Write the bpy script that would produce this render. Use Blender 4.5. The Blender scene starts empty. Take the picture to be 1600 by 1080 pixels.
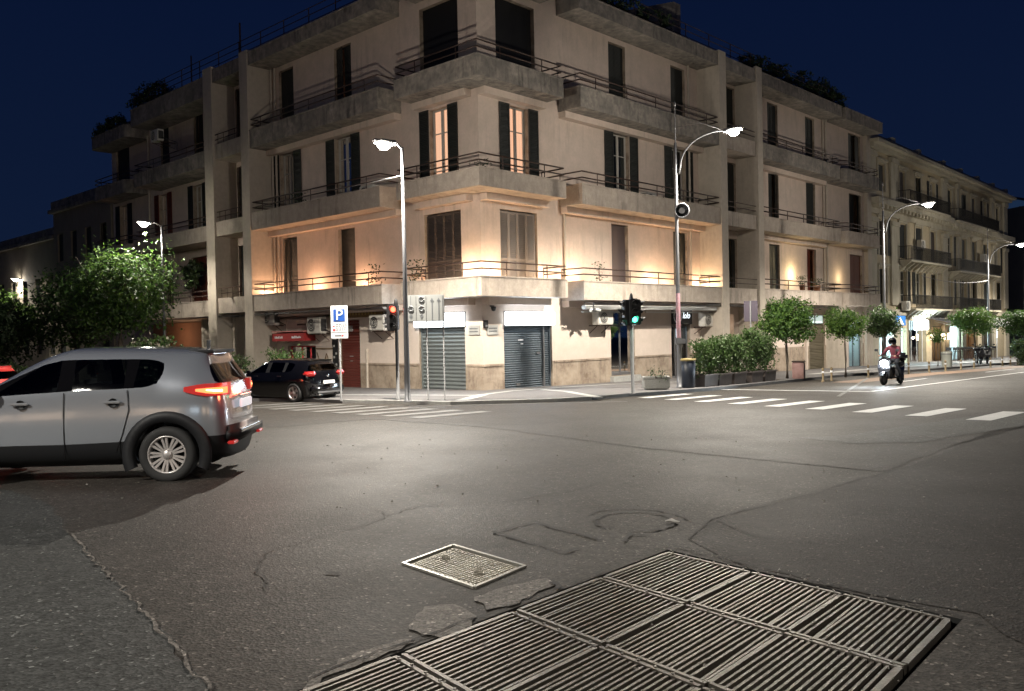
import bpy, bmesh, math, random
from mathutils import Vector, Matrix, Quaternion
from mathutils.geometry import tessellate_polygon
R = math.radians
scn = bpy.context.scene
col = scn.collection
# ------------------------------------------------------------------ camera, sky, exposure
SLOPE = 0.0225                       # the crossing falls gently away from the viewer
def gz(x, y): return -SLOPE*y
cam = bpy.data.objects.new('camera', bpy.data.cameras.new('camera'))
col.objects.link(cam); scn.camera = cam
cam.data.sensor_width = 36; cam.data.lens = 30.33
cam.data.clip_start = 0.05; cam.data.clip_end = 3000
_p = -math.atan(20/1348); _r = -0.020
_fw = Vector((0, math.cos(_p), math.sin(_p))); _rt = Vector((1, 0, 0)); _up = _rt.cross(_fw)
_rt2 = _rt*math.cos(_r)+_up*math.sin(_r); _up2 = _up*math.cos(_r)-_rt*math.sin(_r)
cam.matrix_world = Matrix((( _rt2.x, _up2.x, -_fw.x, 0), (_rt2.y, _up2.y, -_fw.y, 0), (_rt2.z, _up2.z, -_fw.z, 1.5), (0, 0, 0, 1)))
w = bpy.data.worlds.new('World'); scn.world = w; w.use_nodes = True
nt = w.node_tree; nt.nodes.clear()
_o = nt.nodes.new('ShaderNodeOutputWorld'); _b = nt.nodes.new('ShaderNodeBackground')
_c = nt.nodes.new('ShaderNodeTexCoord'); _s = nt.nodes.new('ShaderNodeSeparateXYZ'); _rp = nt.nodes.new('ShaderNodeValToRGB')
nt.links.new(_c.outputs['Generated'], _s.inputs[0]); nt.links.new(_s.outputs['Z'], _rp.inputs[0])
_rp.color_ramp.elements[0].position = 0.0; _rp.color_ramp.elements[0].color = (0.0042, 0.0095, 0.028, 1)
_rp.color_ramp.elements[1].position = 0.5; _rp.color_ramp.elements[1].color = (0.0013, 0.0042, 0.021, 1)
nt.links.new(_rp.outputs[0], _b.inputs[0]); nt.links.new(_b.outputs[0], _o.inputs[0]); _b.inputs[1].default_value = 1.0
scn.view_settings.view_transform = 'Standard'; scn.view_settings.look = 'None'
scn.view_settings.exposure = 0.30; scn.view_settings.gamma = 1
scn.cycles.use_denoising = True
scn.cycles.max_bounces = 6; scn.cycles.diffuse_bounces = 3; scn.cycles.glossy_bounces = 3
scn.cycles.transmission_bounces = 4; scn.cycles.transparent_max_bounces = 12
scn.cycles.sample_clamp_indirect = 6.0; scn.cycles.caustics_reflective = False; scn.cycles.caustics_refractive = False
COOL = (0.80, 0.92, 1.0); NEUTRAL = (1.0, 0.90, 0.76); WARM = (1.0, 0.56, 0.30)
KL = 1.0    # all lamps
def lamp(name, kind, loc, power, color, size=0.1, parent=None, cone=160, blend=0.5, aim=None):
    d = bpy.data.lights.new(name, kind); d.energy = power*KL; d.color = color
    if kind == 'AREA': d.shape = 'RECTANGLE'; d.size = size[0]; d.size_y = size[1]
    else: d.shadow_soft_size = size
    if kind == 'SPOT': d.spot_size = R(cone); d.spot_blend = blend
    o = bpy.data.objects.new(name, d); col.objects.link(o); o.location = loc
    if aim is not None: o.rotation_euler = (Vector(aim)).to_track_quat('-Z', 'Y').to_euler()
    if parent: o.parent = parent
    return o
# ------------------------------------------------------------------ tagging
def tag(o, label=None, cat=None, group=None, kind=None):
    if label: o['label'] = label
    if cat: o['category'] = cat
    if group: o['group'] = group
    if kind: o['kind'] = kind
    return o
def thing(name, label, cat, loc=(0, 0, 0), rz=0, group=None):
    o = bpy.data.objects.new(name, None); col.objects.link(o); o.empty_display_size = 0.3
    o.location = loc; o.rotation_euler = (0, 0, rz)
    return tag(o, label, cat, group)
def copy_tree(o, parent=None):
    c = o.copy(); col.objects.link(c); c.parent = parent
    for ch in list(o.children): copy_tree(ch, c)
    return c
# ------------------------------------------------------------------ mesh builder
class MB:
    def __init__(s): s.v = []; s.f = []; s.m = []; s.sm = []
    def add(s, vs, fs, m=0, smooth=False, M=None):
        b = len(s.v)
        for p in vs:
            p = Vector(p)
            s.v.append(M @ p if M is not None else p)
        for f in fs: s.f.append([b+i for i in f]); s.m.append(m); s.sm.append(smooth)
        return s
    def box(s, x0, x1, y0, y1, z0, z1, m=0, M=None):
        if x0 > x1: x0, x1 = x1, x0
        if y0 > y1: y0, y1 = y1, y0
        if z0 > z1: z0, z1 = z1, z0
        vs = [(x, y, z) for z in (z0, z1) for y in (y0, y1) for x in (x0, x1)]
        return s.add(vs, [(0, 2, 3, 1), (4, 5, 7, 6), (0, 1, 5, 4), (2, 6, 7, 3), (0, 4, 6, 2), (1, 3, 7, 5)], m, False, M)
    def bev(s, x0, x1, y0, y1, z0, z1, b, m=0, M=None, smooth=False):
        if x0 > x1: x0, x1 = x1, x0
        if y0 > y1: y0, y1 = y1, y0
        bm = bmesh.new(); bmesh.ops.create_cube(bm, size=1)
        for v in bm.verts: v.co = Vector(((x0+x1)/2+v.co.x*(x1-x0), (y0+y1)/2+v.co.y*(y1-y0), (z0+z1)/2+v.co.z*(z1-z0)))
        bmesh.ops.bevel(bm, geom=bm.edges[:], offset=b, segments=2, affect='EDGES')
        bm.verts.index_update()
        s.add([v.co[:] for v in bm.verts], [[v.index for v in f.verts] for f in bm.faces], m, smooth, M); bm.free(); return s
    def cyl(s, p0, p1, r0, r1=None, n=10, m=0, caps=True, smooth=True, M=None):
        if r1 is None: r1 = r0
        p0 = Vector(p0); p1 = Vector(p1); q = (p1-p0).to_track_quat('Z', 'Y')
        vs = []
        for p, r in ((p0, r0), (p1, r1)):
            for i in range(n):
                a = 2*math.pi*i/n; vs.append(p+q@Vector((r*math.cos(a), r*math.sin(a), 0)))
        s.add(vs, [(i, (i+1) % n, n+(i+1) % n, n+i) for i in range(n)], m, smooth, M)
        if caps: s.add(vs[:n], [list(range(n))[::-1]], m, False, M); s.add(vs[n:], [list(range(n))], m, False, M)
        return s
    def tube(s, pts, r, n=6, m=0, M=None, closed=False):
        pts = [Vector(p) for p in pts]; rs = r if isinstance(r, (list, tuple)) else [r]*len(pts); vs = []
        for i, p in enumerate(pts):
            a = pts[max(i-1, 0)]; b = pts[min(i+1, len(pts)-1)]
            q = (b-a).normalized().to_track_quat('Z', 'Y')
            for k in range(n):
                t = 2*math.pi*k/n; vs.append(p+q@Vector((rs[i]*math.cos(t), rs[i]*math.sin(t), 0)))
        fs = [(i*n+k, i*n+(k+1) % n, (i+1)*n+(k+1) % n, (i+1)*n+k) for i in range(len(pts)-1) for k in range(n)]
        fs.append(list(range(n))[::-1]); fs.append([(len(pts)-1)*n+k for k in range(n)])
        return s.add(vs, fs, m, True, M)
    def lathe(s, prof, n=20, m=0, M=None, smooth=True):
        vs = [(r*math.cos(2*math.pi*i/n), r*math.sin(2*math.pi*i/n), z) for r, z in prof for i in range(n)]
        fs = [(j*n+i, j*n+(i+1) % n, (j+1)*n+(i+1) % n, (j+1)*n+i) for j in range(len(prof)-1) for i in range(n)]
        return s.add(vs, fs, m, smooth, M)
    def prism(s, pts, z0, z1, m=0, M=None):
        n = len(pts); vs = [(x, y, z0) for x, y in pts]+[(x, y, z1) for x, y in pts]
        tris = tessellate_polygon([[Vector((x, y, 0)) for x, y in pts]])
        fs = [(i, (i+1) % n, n+(i+1) % n, n+i) for i in range(n)]
        fs += [tuple(t) for t in tris]+[tuple(n+i for i in t) for t in tris]
        return s.add(vs, fs, m, False, M)
    def build(s, name, mats, parent=None, recalc=True, loc=None):
        me = bpy.data.meshes.new(name); me.from_pydata([tuple(v) for v in s.v], [], s.f)
        for mt in (mats if isinstance(mats, (list, tuple)) else [mats]): me.materials.append(mt)
        me.polygons.foreach_set('material_index', s.m); me.polygons.foreach_set('use_smooth', s.sm)
        if recalc:
            bm = bmesh.new(); bm.from_mesh(me); bmesh.ops.recalc_face_normals(bm, faces=bm.faces); bm.to_mesh(me); bm.free()
        o = bpy.data.objects.new(name, me); col.objects.link(o)
        if parent: o.parent = parent
        if loc: o.location = loc
        return o
# ------------------------------------------------------------------ materials
def NN(nt, t, **kw):
    n = nt.nodes.new(t)
    for k, v in kw.items(): setattr(n, k, v)
    return n
def mat(name, c, rough=0.7, metal=0.0, spec=0.5, var=None, bump=None, streak=None, emit=None, coat=0.0, stretch=None, rvar=0.0, speck=None, wave=None):
    """var=(scale, amount, colour2); streak=(amount, colour); bump=(scale, strength); wave=(scale, strength, axis)"""
    m = bpy.data.materials.new(name); m.use_nodes = True; nt = m.node_tree; B = nt.nodes['Principled BSDF']
    B.inputs['Base Color'].default_value = (*c, 1); B.inputs['Roughness'].default_value = rough
    B.inputs['Metallic'].default_value = metal; B.inputs['Specular IOR Level'].default_value = spec
    if coat: B.inputs['Coat Weight'].default_value = coat; B.inputs['Coat Roughness'].default_value = 0.06
    if emit: B.inputs['Emission Strength'].default_value = emit[0]; B.inputs['Emission Color'].default_value = (*emit[1], 1)
    tc = NN(nt, 'ShaderNodeTexCoord'); co = tc.outputs['Object']
    if stretch:
        mp = NN(nt, 'ShaderNodeMapping'); mp.inputs['Scale'].default_value = stretch; nt.links.new(co, mp.inputs[0]); cs = mp.outputs[0]
    else: cs = co
    cur = None
    def mix(fac, a, b, bt='MIX'):
        x = NN(nt, 'ShaderNodeMix', data_type='RGBA', blend_type=bt)
        for sock, val in ((x.inputs[0], fac), (x.inputs[6], a), (x.inputs[7], b)):
            if isinstance(val, bpy.types.NodeSocket): nt.links.new(val, sock)
            elif isinstance(val, (int, float)): sock.default_value = val
            else: sock.default_value = (*val, 1)
        return x.outputs[2]
    def noise(scale, det=5, rg=0.6, vec=None, lo=0.35, hi=0.65, dist=0.0):
        n = NN(nt, 'ShaderNodeTexNoise'); n.inputs['Scale'].default_value = scale; n.inputs['Detail'].default_value = det
        n.inputs['Roughness'].default_value = rg; n.inputs['Distortion'].default_value = dist
        nt.links.new(vec or cs, n.inputs['Vector'])
        r = NN(nt, 'ShaderNodeMapRange'); r.inputs['From Min'].default_value = lo; r.inputs['From Max'].default_value = hi
        nt.links.new(n.outputs[0], r.inputs['Value']); return r.outputs[0]
    cur = c
    if var:
        vs = var if isinstance(var, list) else [var]
        for sc_, am, c2 in vs:
            f = noise(sc_); mu = NN(nt, 'ShaderNodeMath', operation='MULTIPLY'); nt.links.new(f, mu.inputs[0]); mu.inputs[1].default_value = am
            cur = mix(mu.outputs[0], cur, c2)
    if streak:
        mp = NN(nt, 'ShaderNodeMapping'); mp.inputs['Scale'].default_value = (1, 1, 0.12); nt.links.new(co, mp.inputs[0])
        f1 = noise(3.2, 6, .7, mp.outputs[0], .5, .72); f2 = noise(.5, 3, .5, co, .42, .62)
        mu = NN(nt, 'ShaderNodeMath', operation='MULTIPLY'); nt.links.new(f1, mu.inputs[0]); nt.links.new(f2, mu.inputs[1])
        mu2 = NN(nt, 'ShaderNodeMath', operation='MULTIPLY'); nt.links.new(mu.outputs[0], mu2.inputs[0]); mu2.inputs[1].default_value = streak[0]
        cur = mix(mu2.outputs[0], cur, streak[1])
    if speck:
        f = noise(speck[0], 2, .5, co, speck[3], speck[3]+.04); mu = NN(nt, 'ShaderNodeMath', operation='MULTIPLY'); nt.links.new(f, mu.inputs[0]); mu.inputs[1].default_value = speck[1]
        cur = mix(mu.outputs[0], cur, speck[2])
    if isinstance(cur, bpy.types.NodeSocket): nt.links.new(cur, B.inputs['Base Color'])
    if rvar:
        n = noise(.8, 5, .6); mr = NN(nt, 'ShaderNodeMapRange'); nt.links.new(n, mr.inputs['Value'])
        mr.inputs['To Min'].default_value = rough-rvar; mr.inputs['To Max'].default_value = min(1, rough+rvar); nt.links.new(mr.outputs[0], B.inputs['Roughness'])
    h = None
    if bump:
        n = NN(nt, 'ShaderNodeTexNoise'); n.inputs['Scale'].default_value = bump[0]; n.inputs['Detail'].default_value = 6; n.inputs['Roughness'].default_value = .65
        nt.links.new(cs, n.inputs['Vector']); h = n.outputs[0]; st = bump[1]; di = 0.02
    if wave:
        n = NN(nt, 'ShaderNodeTexWave', bands_direction=wave[2]); n.inputs['Scale'].default_value = wave[0]; n.inputs['Distortion'].default_value = 0
        nt.links.new(co, n.inputs['Vector']); h = n.outputs['Fac']; st = wave[1]; di = 0.03
    if h is not None:
        b = NN(nt, 'ShaderNodeBump'); b.inputs['Strength'].default_value = st; b.inputs['Distance'].default_value = di
        nt.links.new(h, b.inputs['Height']); nt.links.new(b.outputs[0], B.inputs['Normal'])
    return m
def glass(name, tint=(0.5, 0.55, 0.55), alpha=0.35, rough=0.03):
    m = bpy.data.materials.new(name); m.use_nodes = True; nt = m.node_tree; nt.nodes.clear()
    o = NN(nt, 'ShaderNodeOutputMaterial'); t = NN(nt, 'ShaderNodeBsdfTransparent'); g = NN(nt, 'ShaderNodeBsdfGlossy'); mx = NN(nt, 'ShaderNodeMixShader')
    fr = NN(nt, 'ShaderNodeFresnel'); fr.inputs[0].default_value = 1.55
    t.inputs[0].default_value = (*tint, 1); g.inputs['Roughness'].default_value = rough
    nt.links.new(fr.outputs[0], mx.inputs[0]); nt.links.new(t.outputs[0], mx.inputs[1]); nt.links.new(g.outputs[0], mx.inputs[2]); nt.links.new(mx.outputs[0], o.inputs[0])
    return m
def emis(name, c, s):
    return mat(name, c, .5, emit=(s, c))
M = {}
M['facade'] = mat('facade_plaster', (0.67, 0.545, 0.47), .85, var=[(.35, .6, (0.59, 0.475, 0.40)), (1.7, .45, (0.46, 0.40, 0.33)), (9, .18, (0.36, 0.30, 0.24))], streak=(.5, (0.20, 0.17, 0.14)), bump=(14, .3))
M['facade_low'] = mat('facade_plaster_low', (0.63, 0.53, 0.465), .85, var=[(.5, .5, (0.52, 0.45, 0.38)), (2.5, .4, (0.46, 0.40, 0.33)), (14, .15, (0.38, 0.33, 0.27))], bump=(14, .25))
M['dado'] = mat('stone_dado', (0.36, 0.29, 0.22), .6, var=[(1.4, 1.0, (0.15, 0.105, 0.075)), (5, .5, (0.42, 0.36, 0.29))], streak=(.8, (.12, .09, .07)), bump=(20, .2))
M['concrete'] = mat('balcony_plaster', (0.50, 0.43, 0.36), .88, var=[(.8, .6, (0.36, 0.315, 0.265)), (3.2, .5, (0.30, 0.25, 0.21)), (18, .25, (0.2, 0.17, 0.15))], streak=(.9, (0.09, 0.08, 0.07)), bump=(10, .35))
M['concrete_old'] = mat('mouldy_plaster', (0.42, 0.37, 0.31), .9, var=[(.9, .6, (0.09, 0.085, 0.08)), (3.4, .75, (0.10, 0.095, 0.09)), (12, .4, (0.2, 0.18, 0.16))], streak=(1.0, (0.03, 0.03, 0.03)), bump=(8, .5))
M['fin'] = mat('pillar_plaster', (0.50, 0.44, 0.365), .85, var=[(.7, .5, (0.42, 0.37, 0.31)), (5, .3, (0.3, 0.26, 0.22))], streak=(.5, (0.2, 0.18, 0.15)), bump=(14, .2))
M['iron'] = mat('painted_iron', (0.035, 0.03, 0.028), .5, .4, var=(14, .5, (0.12, 0.05, 0.025)))
M['iron_black'] = mat('black_balcony_iron', (0.012, 0.011, 0.010), .6)
M['post'] = mat('dull_sign_post', (0.11, 0.112, 0.115), .7, var=(5, .5, (.07, .07, .07)))
M['shutter_dark'] = mat('dark_green_shutter', (0.018, 0.022, 0.02), .55, var=(3, .5, (0.03, 0.03, 0.028)), wave=(5.5, .7, 'Z'))
M['shutter_brown'] = mat('brown_shutter', (0.055, 0.045, 0.042), .55, var=(2, .6, (0.085, 0.07, 0.062)), wave=(5.5, .7, 'Z'))
M['shutter_grey'] = mat('grey_slat_shutter', (0.24, 0.21, 0.185), .55, var=(2, .4, (0.18, 0.16, 0.14)))
M['shutter_red'] = mat('red_brown_shutter', (0.14, 0.035, 0.02), .5, var=(2, .5, (0.08, 0.02, 0.012)), wave=(5.5, .7, 'Z'))
M['blind'] = mat('closed_blind', (0.11, 0.085, 0.085), .6, wave=(7, .5, 'Z'), var=(1, .3, (.09, .07, .07)))
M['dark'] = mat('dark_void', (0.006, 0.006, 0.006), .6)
M['whiteframe'] = mat('white_window_paint', (0.42, 0.40, 0.36), .5, var=(4, .3, (.3, .28, .25)))
M['glass'] = glass('window_glass')
M['curtain_lit'] = mat('lit_curtain', (0.8, 0.5, 0.35), .9, emit=(1.5, (1.0, 0.52, 0.33)), wave=(3.5, .8, 'X'))
M['curtain'] = mat('grey_curtain', (0.10, 0.10, 0.095), .9, wave=(3.5, .6, 'X'))
M['roller'] = mat('galvanised_roller_door', (0.20, 0.225, 0.225), .42, .55, var=[(1.2, .4, (0.15, 0.17, 0.18)), (7, .3, (0.26, 0.28, 0.27))])
M['roller_blue'] = mat('dark_bluish_roller_door', (0.10, 0.125, 0.145), .45, .4, var=[(.9, .7, (0.07, 0.09, 0.11)), (6, .3, (.15, .16, .17))])
M['roller_olive'] = mat('olive_roller_door', (0.15, 0.13, 0.09), .5, .2, wave=(3, .8, 'Z'))
M['lightbox'] = mat('white_light_box', (.9, .95, 1.0), .4, emit=(4.0, (0.85, 0.94, 1.0)))
M['ac'] = mat('air_conditioner_casing', (0.55, 0.53, 0.48), .5, var=(3, .3, (.42, .4, .36)))
M['acgrille'] = mat('fan_grille', (0.05, 0.05, 0.05), .5)
M['white'] = mat('white_metal_paint', (0.62, 0.62, 0.6), .45, var=(5, .15, (.5, .5, .48)))
M['pole'] = mat('galvanised_pole', (0.17, 0.175, 0.185), .5, .5, var=(3, .5, (0.11, 0.11, 0.115)), stretch=(1, 1, .3))
M['grey_metal'] = mat('grey_metal', (0.16, 0.16, 0.165), .5, .5)
M['black_plastic'] = mat('black_plastic', (0.012, 0.012, 0.013), .45)
M['redglow'] = emis('red_signal_light', (1.0, 0.06, 0.03), 9)
M['greenglow'] = emis('green_signal_light', (0.08, 1.0, 0.55), 5)
M['lens_off'] = mat('unlit_signal_lens', (0.03, 0.03, 0.03), .2)
M['led'] = emis('led_plate', (1.0, 0.95, 0.85), 60)
M['bulb'] = emis('warm_bulb', (1.0, 0.62, 0.35), 12)
M['blue_sign'] = mat('blue_sign_film', (0.01, 0.07, 0.32), .4)
M['sign_white'] = mat('white_sign_film', (0.72, 0.74, 0.76), .4)
M['sign_grey'] = mat('dull_panel_face', (0.34, 0.35, 0.34), .5, var=(2, .3, (.28, .29, .28)))
M['sign_mark'] = mat('dark_sign_print', (0.10, 0.11, 0.12), .5)
M['red_print'] = mat('red_sign_print', (0.6, 0.04, 0.05), .5)
M['marble'] = mat('pale_kerb_stone', (0.40, 0.40, 0.38), .6, var=[(1.5, .6, (.28, .28, .27)), (12, .3, (.2, .2, .19))], bump=(20, .2))
M['kerb'] = mat('dark_lava_kerb', (0.075, 0.075, 0.075), .6, var=(2, .6, (.12, .12, .12)), bump=(20, .4))
M['pavement'] = mat('pavement_asphalt', (0.105, 0.10, 0.10), .75, var=[(.6, .6, (0.075, 0.07, 0.07)), (4, .4, (0.15, 0.14, 0.135)), (90, .5, (.16, .155, .15))], bump=(120, .5))
_ag = (0.21, 0.20, 0.185)
def asphalt(n, c, d=1.0, rough=.55):
    m = bpy.data.materials.new(n); m.use_nodes = True; nt = m.node_tree; B = nt.nodes['Principled BSDF']; L = nt.links
    co = NN(nt, 'ShaderNodeTexCoord').outputs['Object']
    def noi(sc, lo, hi, a, b, det=5, rg=.6):
        x = NN(nt, 'ShaderNodeTexNoise'); x.inputs['Scale'].default_value = sc; x.inputs['Detail'].default_value = det; x.inputs['Roughness'].default_value = rg; L.new(co, x.inputs['Vector'])
        r = NN(nt, 'ShaderNodeMapRange'); r.inputs[1].default_value = lo; r.inputs[2].default_value = hi; r.inputs[3].default_value = a; r.inputs[4].default_value = b; L.new(x.outputs[0], r.inputs[0]); return r.outputs[0]
    def mul(a, b):
        x = NN(nt, 'ShaderNodeMath', operation='MULTIPLY'); L.new(a, x.inputs[0])
        if isinstance(b, float): x.inputs[1].default_value = b
        else: L.new(b, x.inputs[1])
        return x.outputs[0]
    vo = NN(nt, 'ShaderNodeTexVoronoi'); vo.inputs['Scale'].default_value = 62; L.new(co, vo.inputs['Vector'])
    se = NN(nt, 'ShaderNodeSeparateColor'); L.new(vo.outputs['Color'], se.inputs[0])
    st_ = NN(nt, 'ShaderNodeMapRange'); L.new(se.outputs[0], st_.inputs[0]); st_.inputs[3].default_value = .5; st_.inputs[4].default_value = 1.45
    rare = NN(nt, 'ShaderNodeMapRange'); L.new(se.outputs[1], rare.inputs[0]); rare.inputs[1].default_value = .965; rare.inputs[2].default_value = .975; rare.inputs[3].default_value = 1; rare.inputs[4].default_value = 3.2
    f = mul(mul(mul(mul(st_.outputs[0], rare.outputs[0]), noi(11, .3, .7, .72, 1.28)), noi(1.3, .3, .7, .92, 1.08)), noi(.23, .38, .62, .93, 1.07, 3))
    f = mul(f, noi(2.7, .66, .72, 1.0, .5, 4))                       # oil spots
    mx = NN(nt, 'ShaderNodeMix', data_type='RGBA', blend_type='MULTIPLY'); mx.inputs[0].default_value = 1; mx.inputs[6].default_value = (*c, 1)
    cb = NN(nt, 'ShaderNodeCombineColor'); [L.new(f, cb.inputs[i]) for i in range(3)]; L.new(cb.outputs[0], mx.inputs[7]); L.new(mx.outputs[2], B.inputs['Base Color'])
    L.new(noi(.7, .35, .65, rough+.06, rough+.12), B.inputs['Roughness']); B.inputs['Specular IOR Level'].default_value = .16
    bh = NN(nt, 'ShaderNodeMath', operation='ADD'); L.new(vo.outputs['Distance'], bh.inputs[0]); L.new(noi(28, .2, .8, 0, 1.2), bh.inputs[1])
    bp = NN(nt, 'ShaderNodeBump'); bp.inputs['Strength'].default_value = .26*d; bp.inputs['Distance'].default_value = .012; L.new(bh.outputs[0], bp.inputs['Height']); L.new(bp.outputs[0], B.inputs['Normal'])
    return m
M['asphalt'] = asphalt('worn_asphalt', (0.043, 0.0385, 0.0335))
M['asphalt_old'] = asphalt('older_asphalt', (0.034, 0.030, 0.0265))
M['asphalt_dark'] = asphalt('newer_dark_asphalt', (0.024, 0.0205, 0.0178), 1.3)
M['asphalt_left'] = asphalt('pale_rough_asphalt', (0.046, 0.047, 0.0445), 1.3)
M['asphalt_edge'] = asphalt('pale_seam', (0.12, 0.108, 0.095), 1.5)
M['crack'] = mat('crack_tar', (0.022, 0.02, 0.018), .8)
M['paint'] = mat('road_paint', (0.60, 0.61, 0.60), .55, var=[(7, .7, (.42, .425, .42)), (1.2, .4, (.42, .42, .41)), (60, .5, (.25, .25, .25))], bump=(90, .4))
M['paint_worn'] = mat('worn_road_paint', (0.13, 0.128, 0.122), .7, var=[(3, 1.0, (.055, .053, .048)), (30, .6, (.13, .13, .125))], bump=(90, .4))
M['steel'] = mat('worn_grating_steel', (0.135, 0.125, 0.108), .40, .7, var=[(2.2, .8, (0.09, 0.08, 0.07)), (25, .4, (.2, .17, .13))], bump=(60, .25))
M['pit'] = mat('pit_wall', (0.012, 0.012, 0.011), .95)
M['iron_cover'] = mat('cast_iron_cover', (0.34, 0.32, 0.26), .38, .5, var=[(5, .9, (0.15, 0.13, 0.10)), (1.5, .5, (.34, .31, .24))], bump=(30, .6))
M['trunk'] = mat('bark', (0.075, 0.06, 0.045), .9, var=(6, .5, (.12, .1, .08)), bump=(16, .6))
def leafmat(n, a, b):
    m = mat(n, a, .5, var=[(1.6, 1.0, b), (11, .4, tuple(x*.6 for x in a))])
    nt = m.node_tree; B = nt.nodes['Principled BSDF']; o = nt.nodes['Material Output']; t = NN(nt, 'ShaderNodeBsdfTranslucent'); x = NN(nt, 'ShaderNodeMixShader'); x.inputs[0].default_value = .38
    l = B.inputs['Base Color'].links[0].from_socket; nt.links.new(l, t.inputs[0]); nt.links.new(B.outputs[0], x.inputs[1]); nt.links.new(t.outputs[0], x.inputs[2]); nt.links.new(x.outputs[0], o.inputs[0])
    return m
M['leaf'] = leafmat('broad_leaves', (0.045, 0.105, 0.022), (0.075, 0.145, 0.03))
M['leaf_pale'] = leafmat('pale_leaves', (0.085, 0.17, 0.025), (0.12, 0.21, 0.035))
M['leaf_dark'] = leafmat('dark_leaves', (0.028, 0.05, 0.02), (0.045, 0.075, 0.03))
M['hedge'] = leafmat('hedge_leaves', (0.055, 0.095, 0.03), (0.095, 0.14, 0.05))
# ================================================================== BUILDINGS
CZ = -0.664
class Face:
    """maps (s along wall, o outward, z) to the local xy of a building; kind 'R' runs along +x, 'L' along +y"""
    def __init__(f, kind): f.k = kind
    def xy(f, s, o): return (s, -o) if f.k == 'R' else (-o, s)
    def P(f, s, o, z): x, y = f.xy(s, o); return (x, y, z)
    def box(f, mb, s0, s1, o0, o1, z0, z1, m=0):
        a = f.xy(s0, o0); b = f.xy(s1, o1); mb.box(a[0], b[0], a[1], b[1], z0, z1, m)
    def bev(f, mb, s0, s1, o0, o1, z0, z1, bv, m=0):
        a = f.xy(s0, o0); b = f.xy(s1, o1); mb.bev(a[0], b[0], a[1], b[1], z0, z1, bv, m)
FR, FL = Face('R'), Face('L')
def wall(mb, F, s0, s1, z0, z1, ops, o=0.0, depth=0.28, m=0, mz=None):
    """wall sheet with real openings and reveals; mz = [(z_from, material index)] bands"""
    S = sorted({s0, s1, *[a for q in ops for a in q[:2] if s0 < a < s1]})
    Z = sorted({z0, z1, *[a for q in ops for a in q[2:4] if z0 < a < z1], *[b[0] for b in (mz or []) if z0 < b[0] < z1]})
    for i in range(len(S)-1):
        for j in range(len(Z)-1):
            cs, cz = (S[i]+S[i+1])/2, (Z[j]+Z[j+1])/2
            if any(q[0] < cs < q[1] and q[2] < cz < q[3] for q in ops): continue
            mm = m
            for zb, k in (mz or []):
                if cz > zb: mm = k
            mb.add([F.P(S[i], o, Z[j]), F.P(S[i+1], o, Z[j]), F.P(S[i+1], o, Z[j+1]), F.P(S[i], o, Z[j+1])], [(0, 1, 2, 3)], mm)
    for q in ops:
        a, b, c, d = q[:4]
        for p in ([(a, c), (a, d)], [(b, c), (b, d)], [(a, c), (b, c)], [(a, d), (b, d)]):
            (sa, za), (sb, zb_) = p
            mb.add([F.P(sa, o, za), F.P(sb, o, zb_), F.P(sb, o-depth, zb_), F.P(sa, o-depth, za)], [(0, 1, 2, 3)], m)
def leafpanel(mb, F, s0, s1, o, z0, z1, slats=True, m=0, t=0.035, n=None):
    fw = 0.06
    for a, b, c, d in ((s0, s0+fw, z0, z1), (s1-fw, s1, z0, z1), (s0+fw, s1-fw, z1-fw, z1), (s0+fw, s1-fw, z0, z0+fw+.03), (s0+fw, s1-fw, (z0*.6+z1*.4)-.04, (z0*.6+z1*.4)+.04)):
        F.box(mb, a, b, o, o+t, c, d, m)
    if slats:
        k = n or int((z1-z0)/0.075)
        for i in range(k):
            z = z0+.1+(z1-z0-.17)*i/k
            mb.add([F.P(s0+fw, o+.002, z+.05), F.P(s1-fw, o+.002, z+.05), F.P(s1-fw, o+t-.004, z), F.P(s0+fw, o+t-.004, z)], [(0, 1, 2, 3)], m)
        F.box(mb, s0+fw, s1-fw, o-.006, o, z0+.05, z1-.05, m)
    else: F.box(mb, s0+fw, s1-fw, o+.004, o+t-.012, z0+.05, z1-.05, m)
AJ = random.Random(19)
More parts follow.
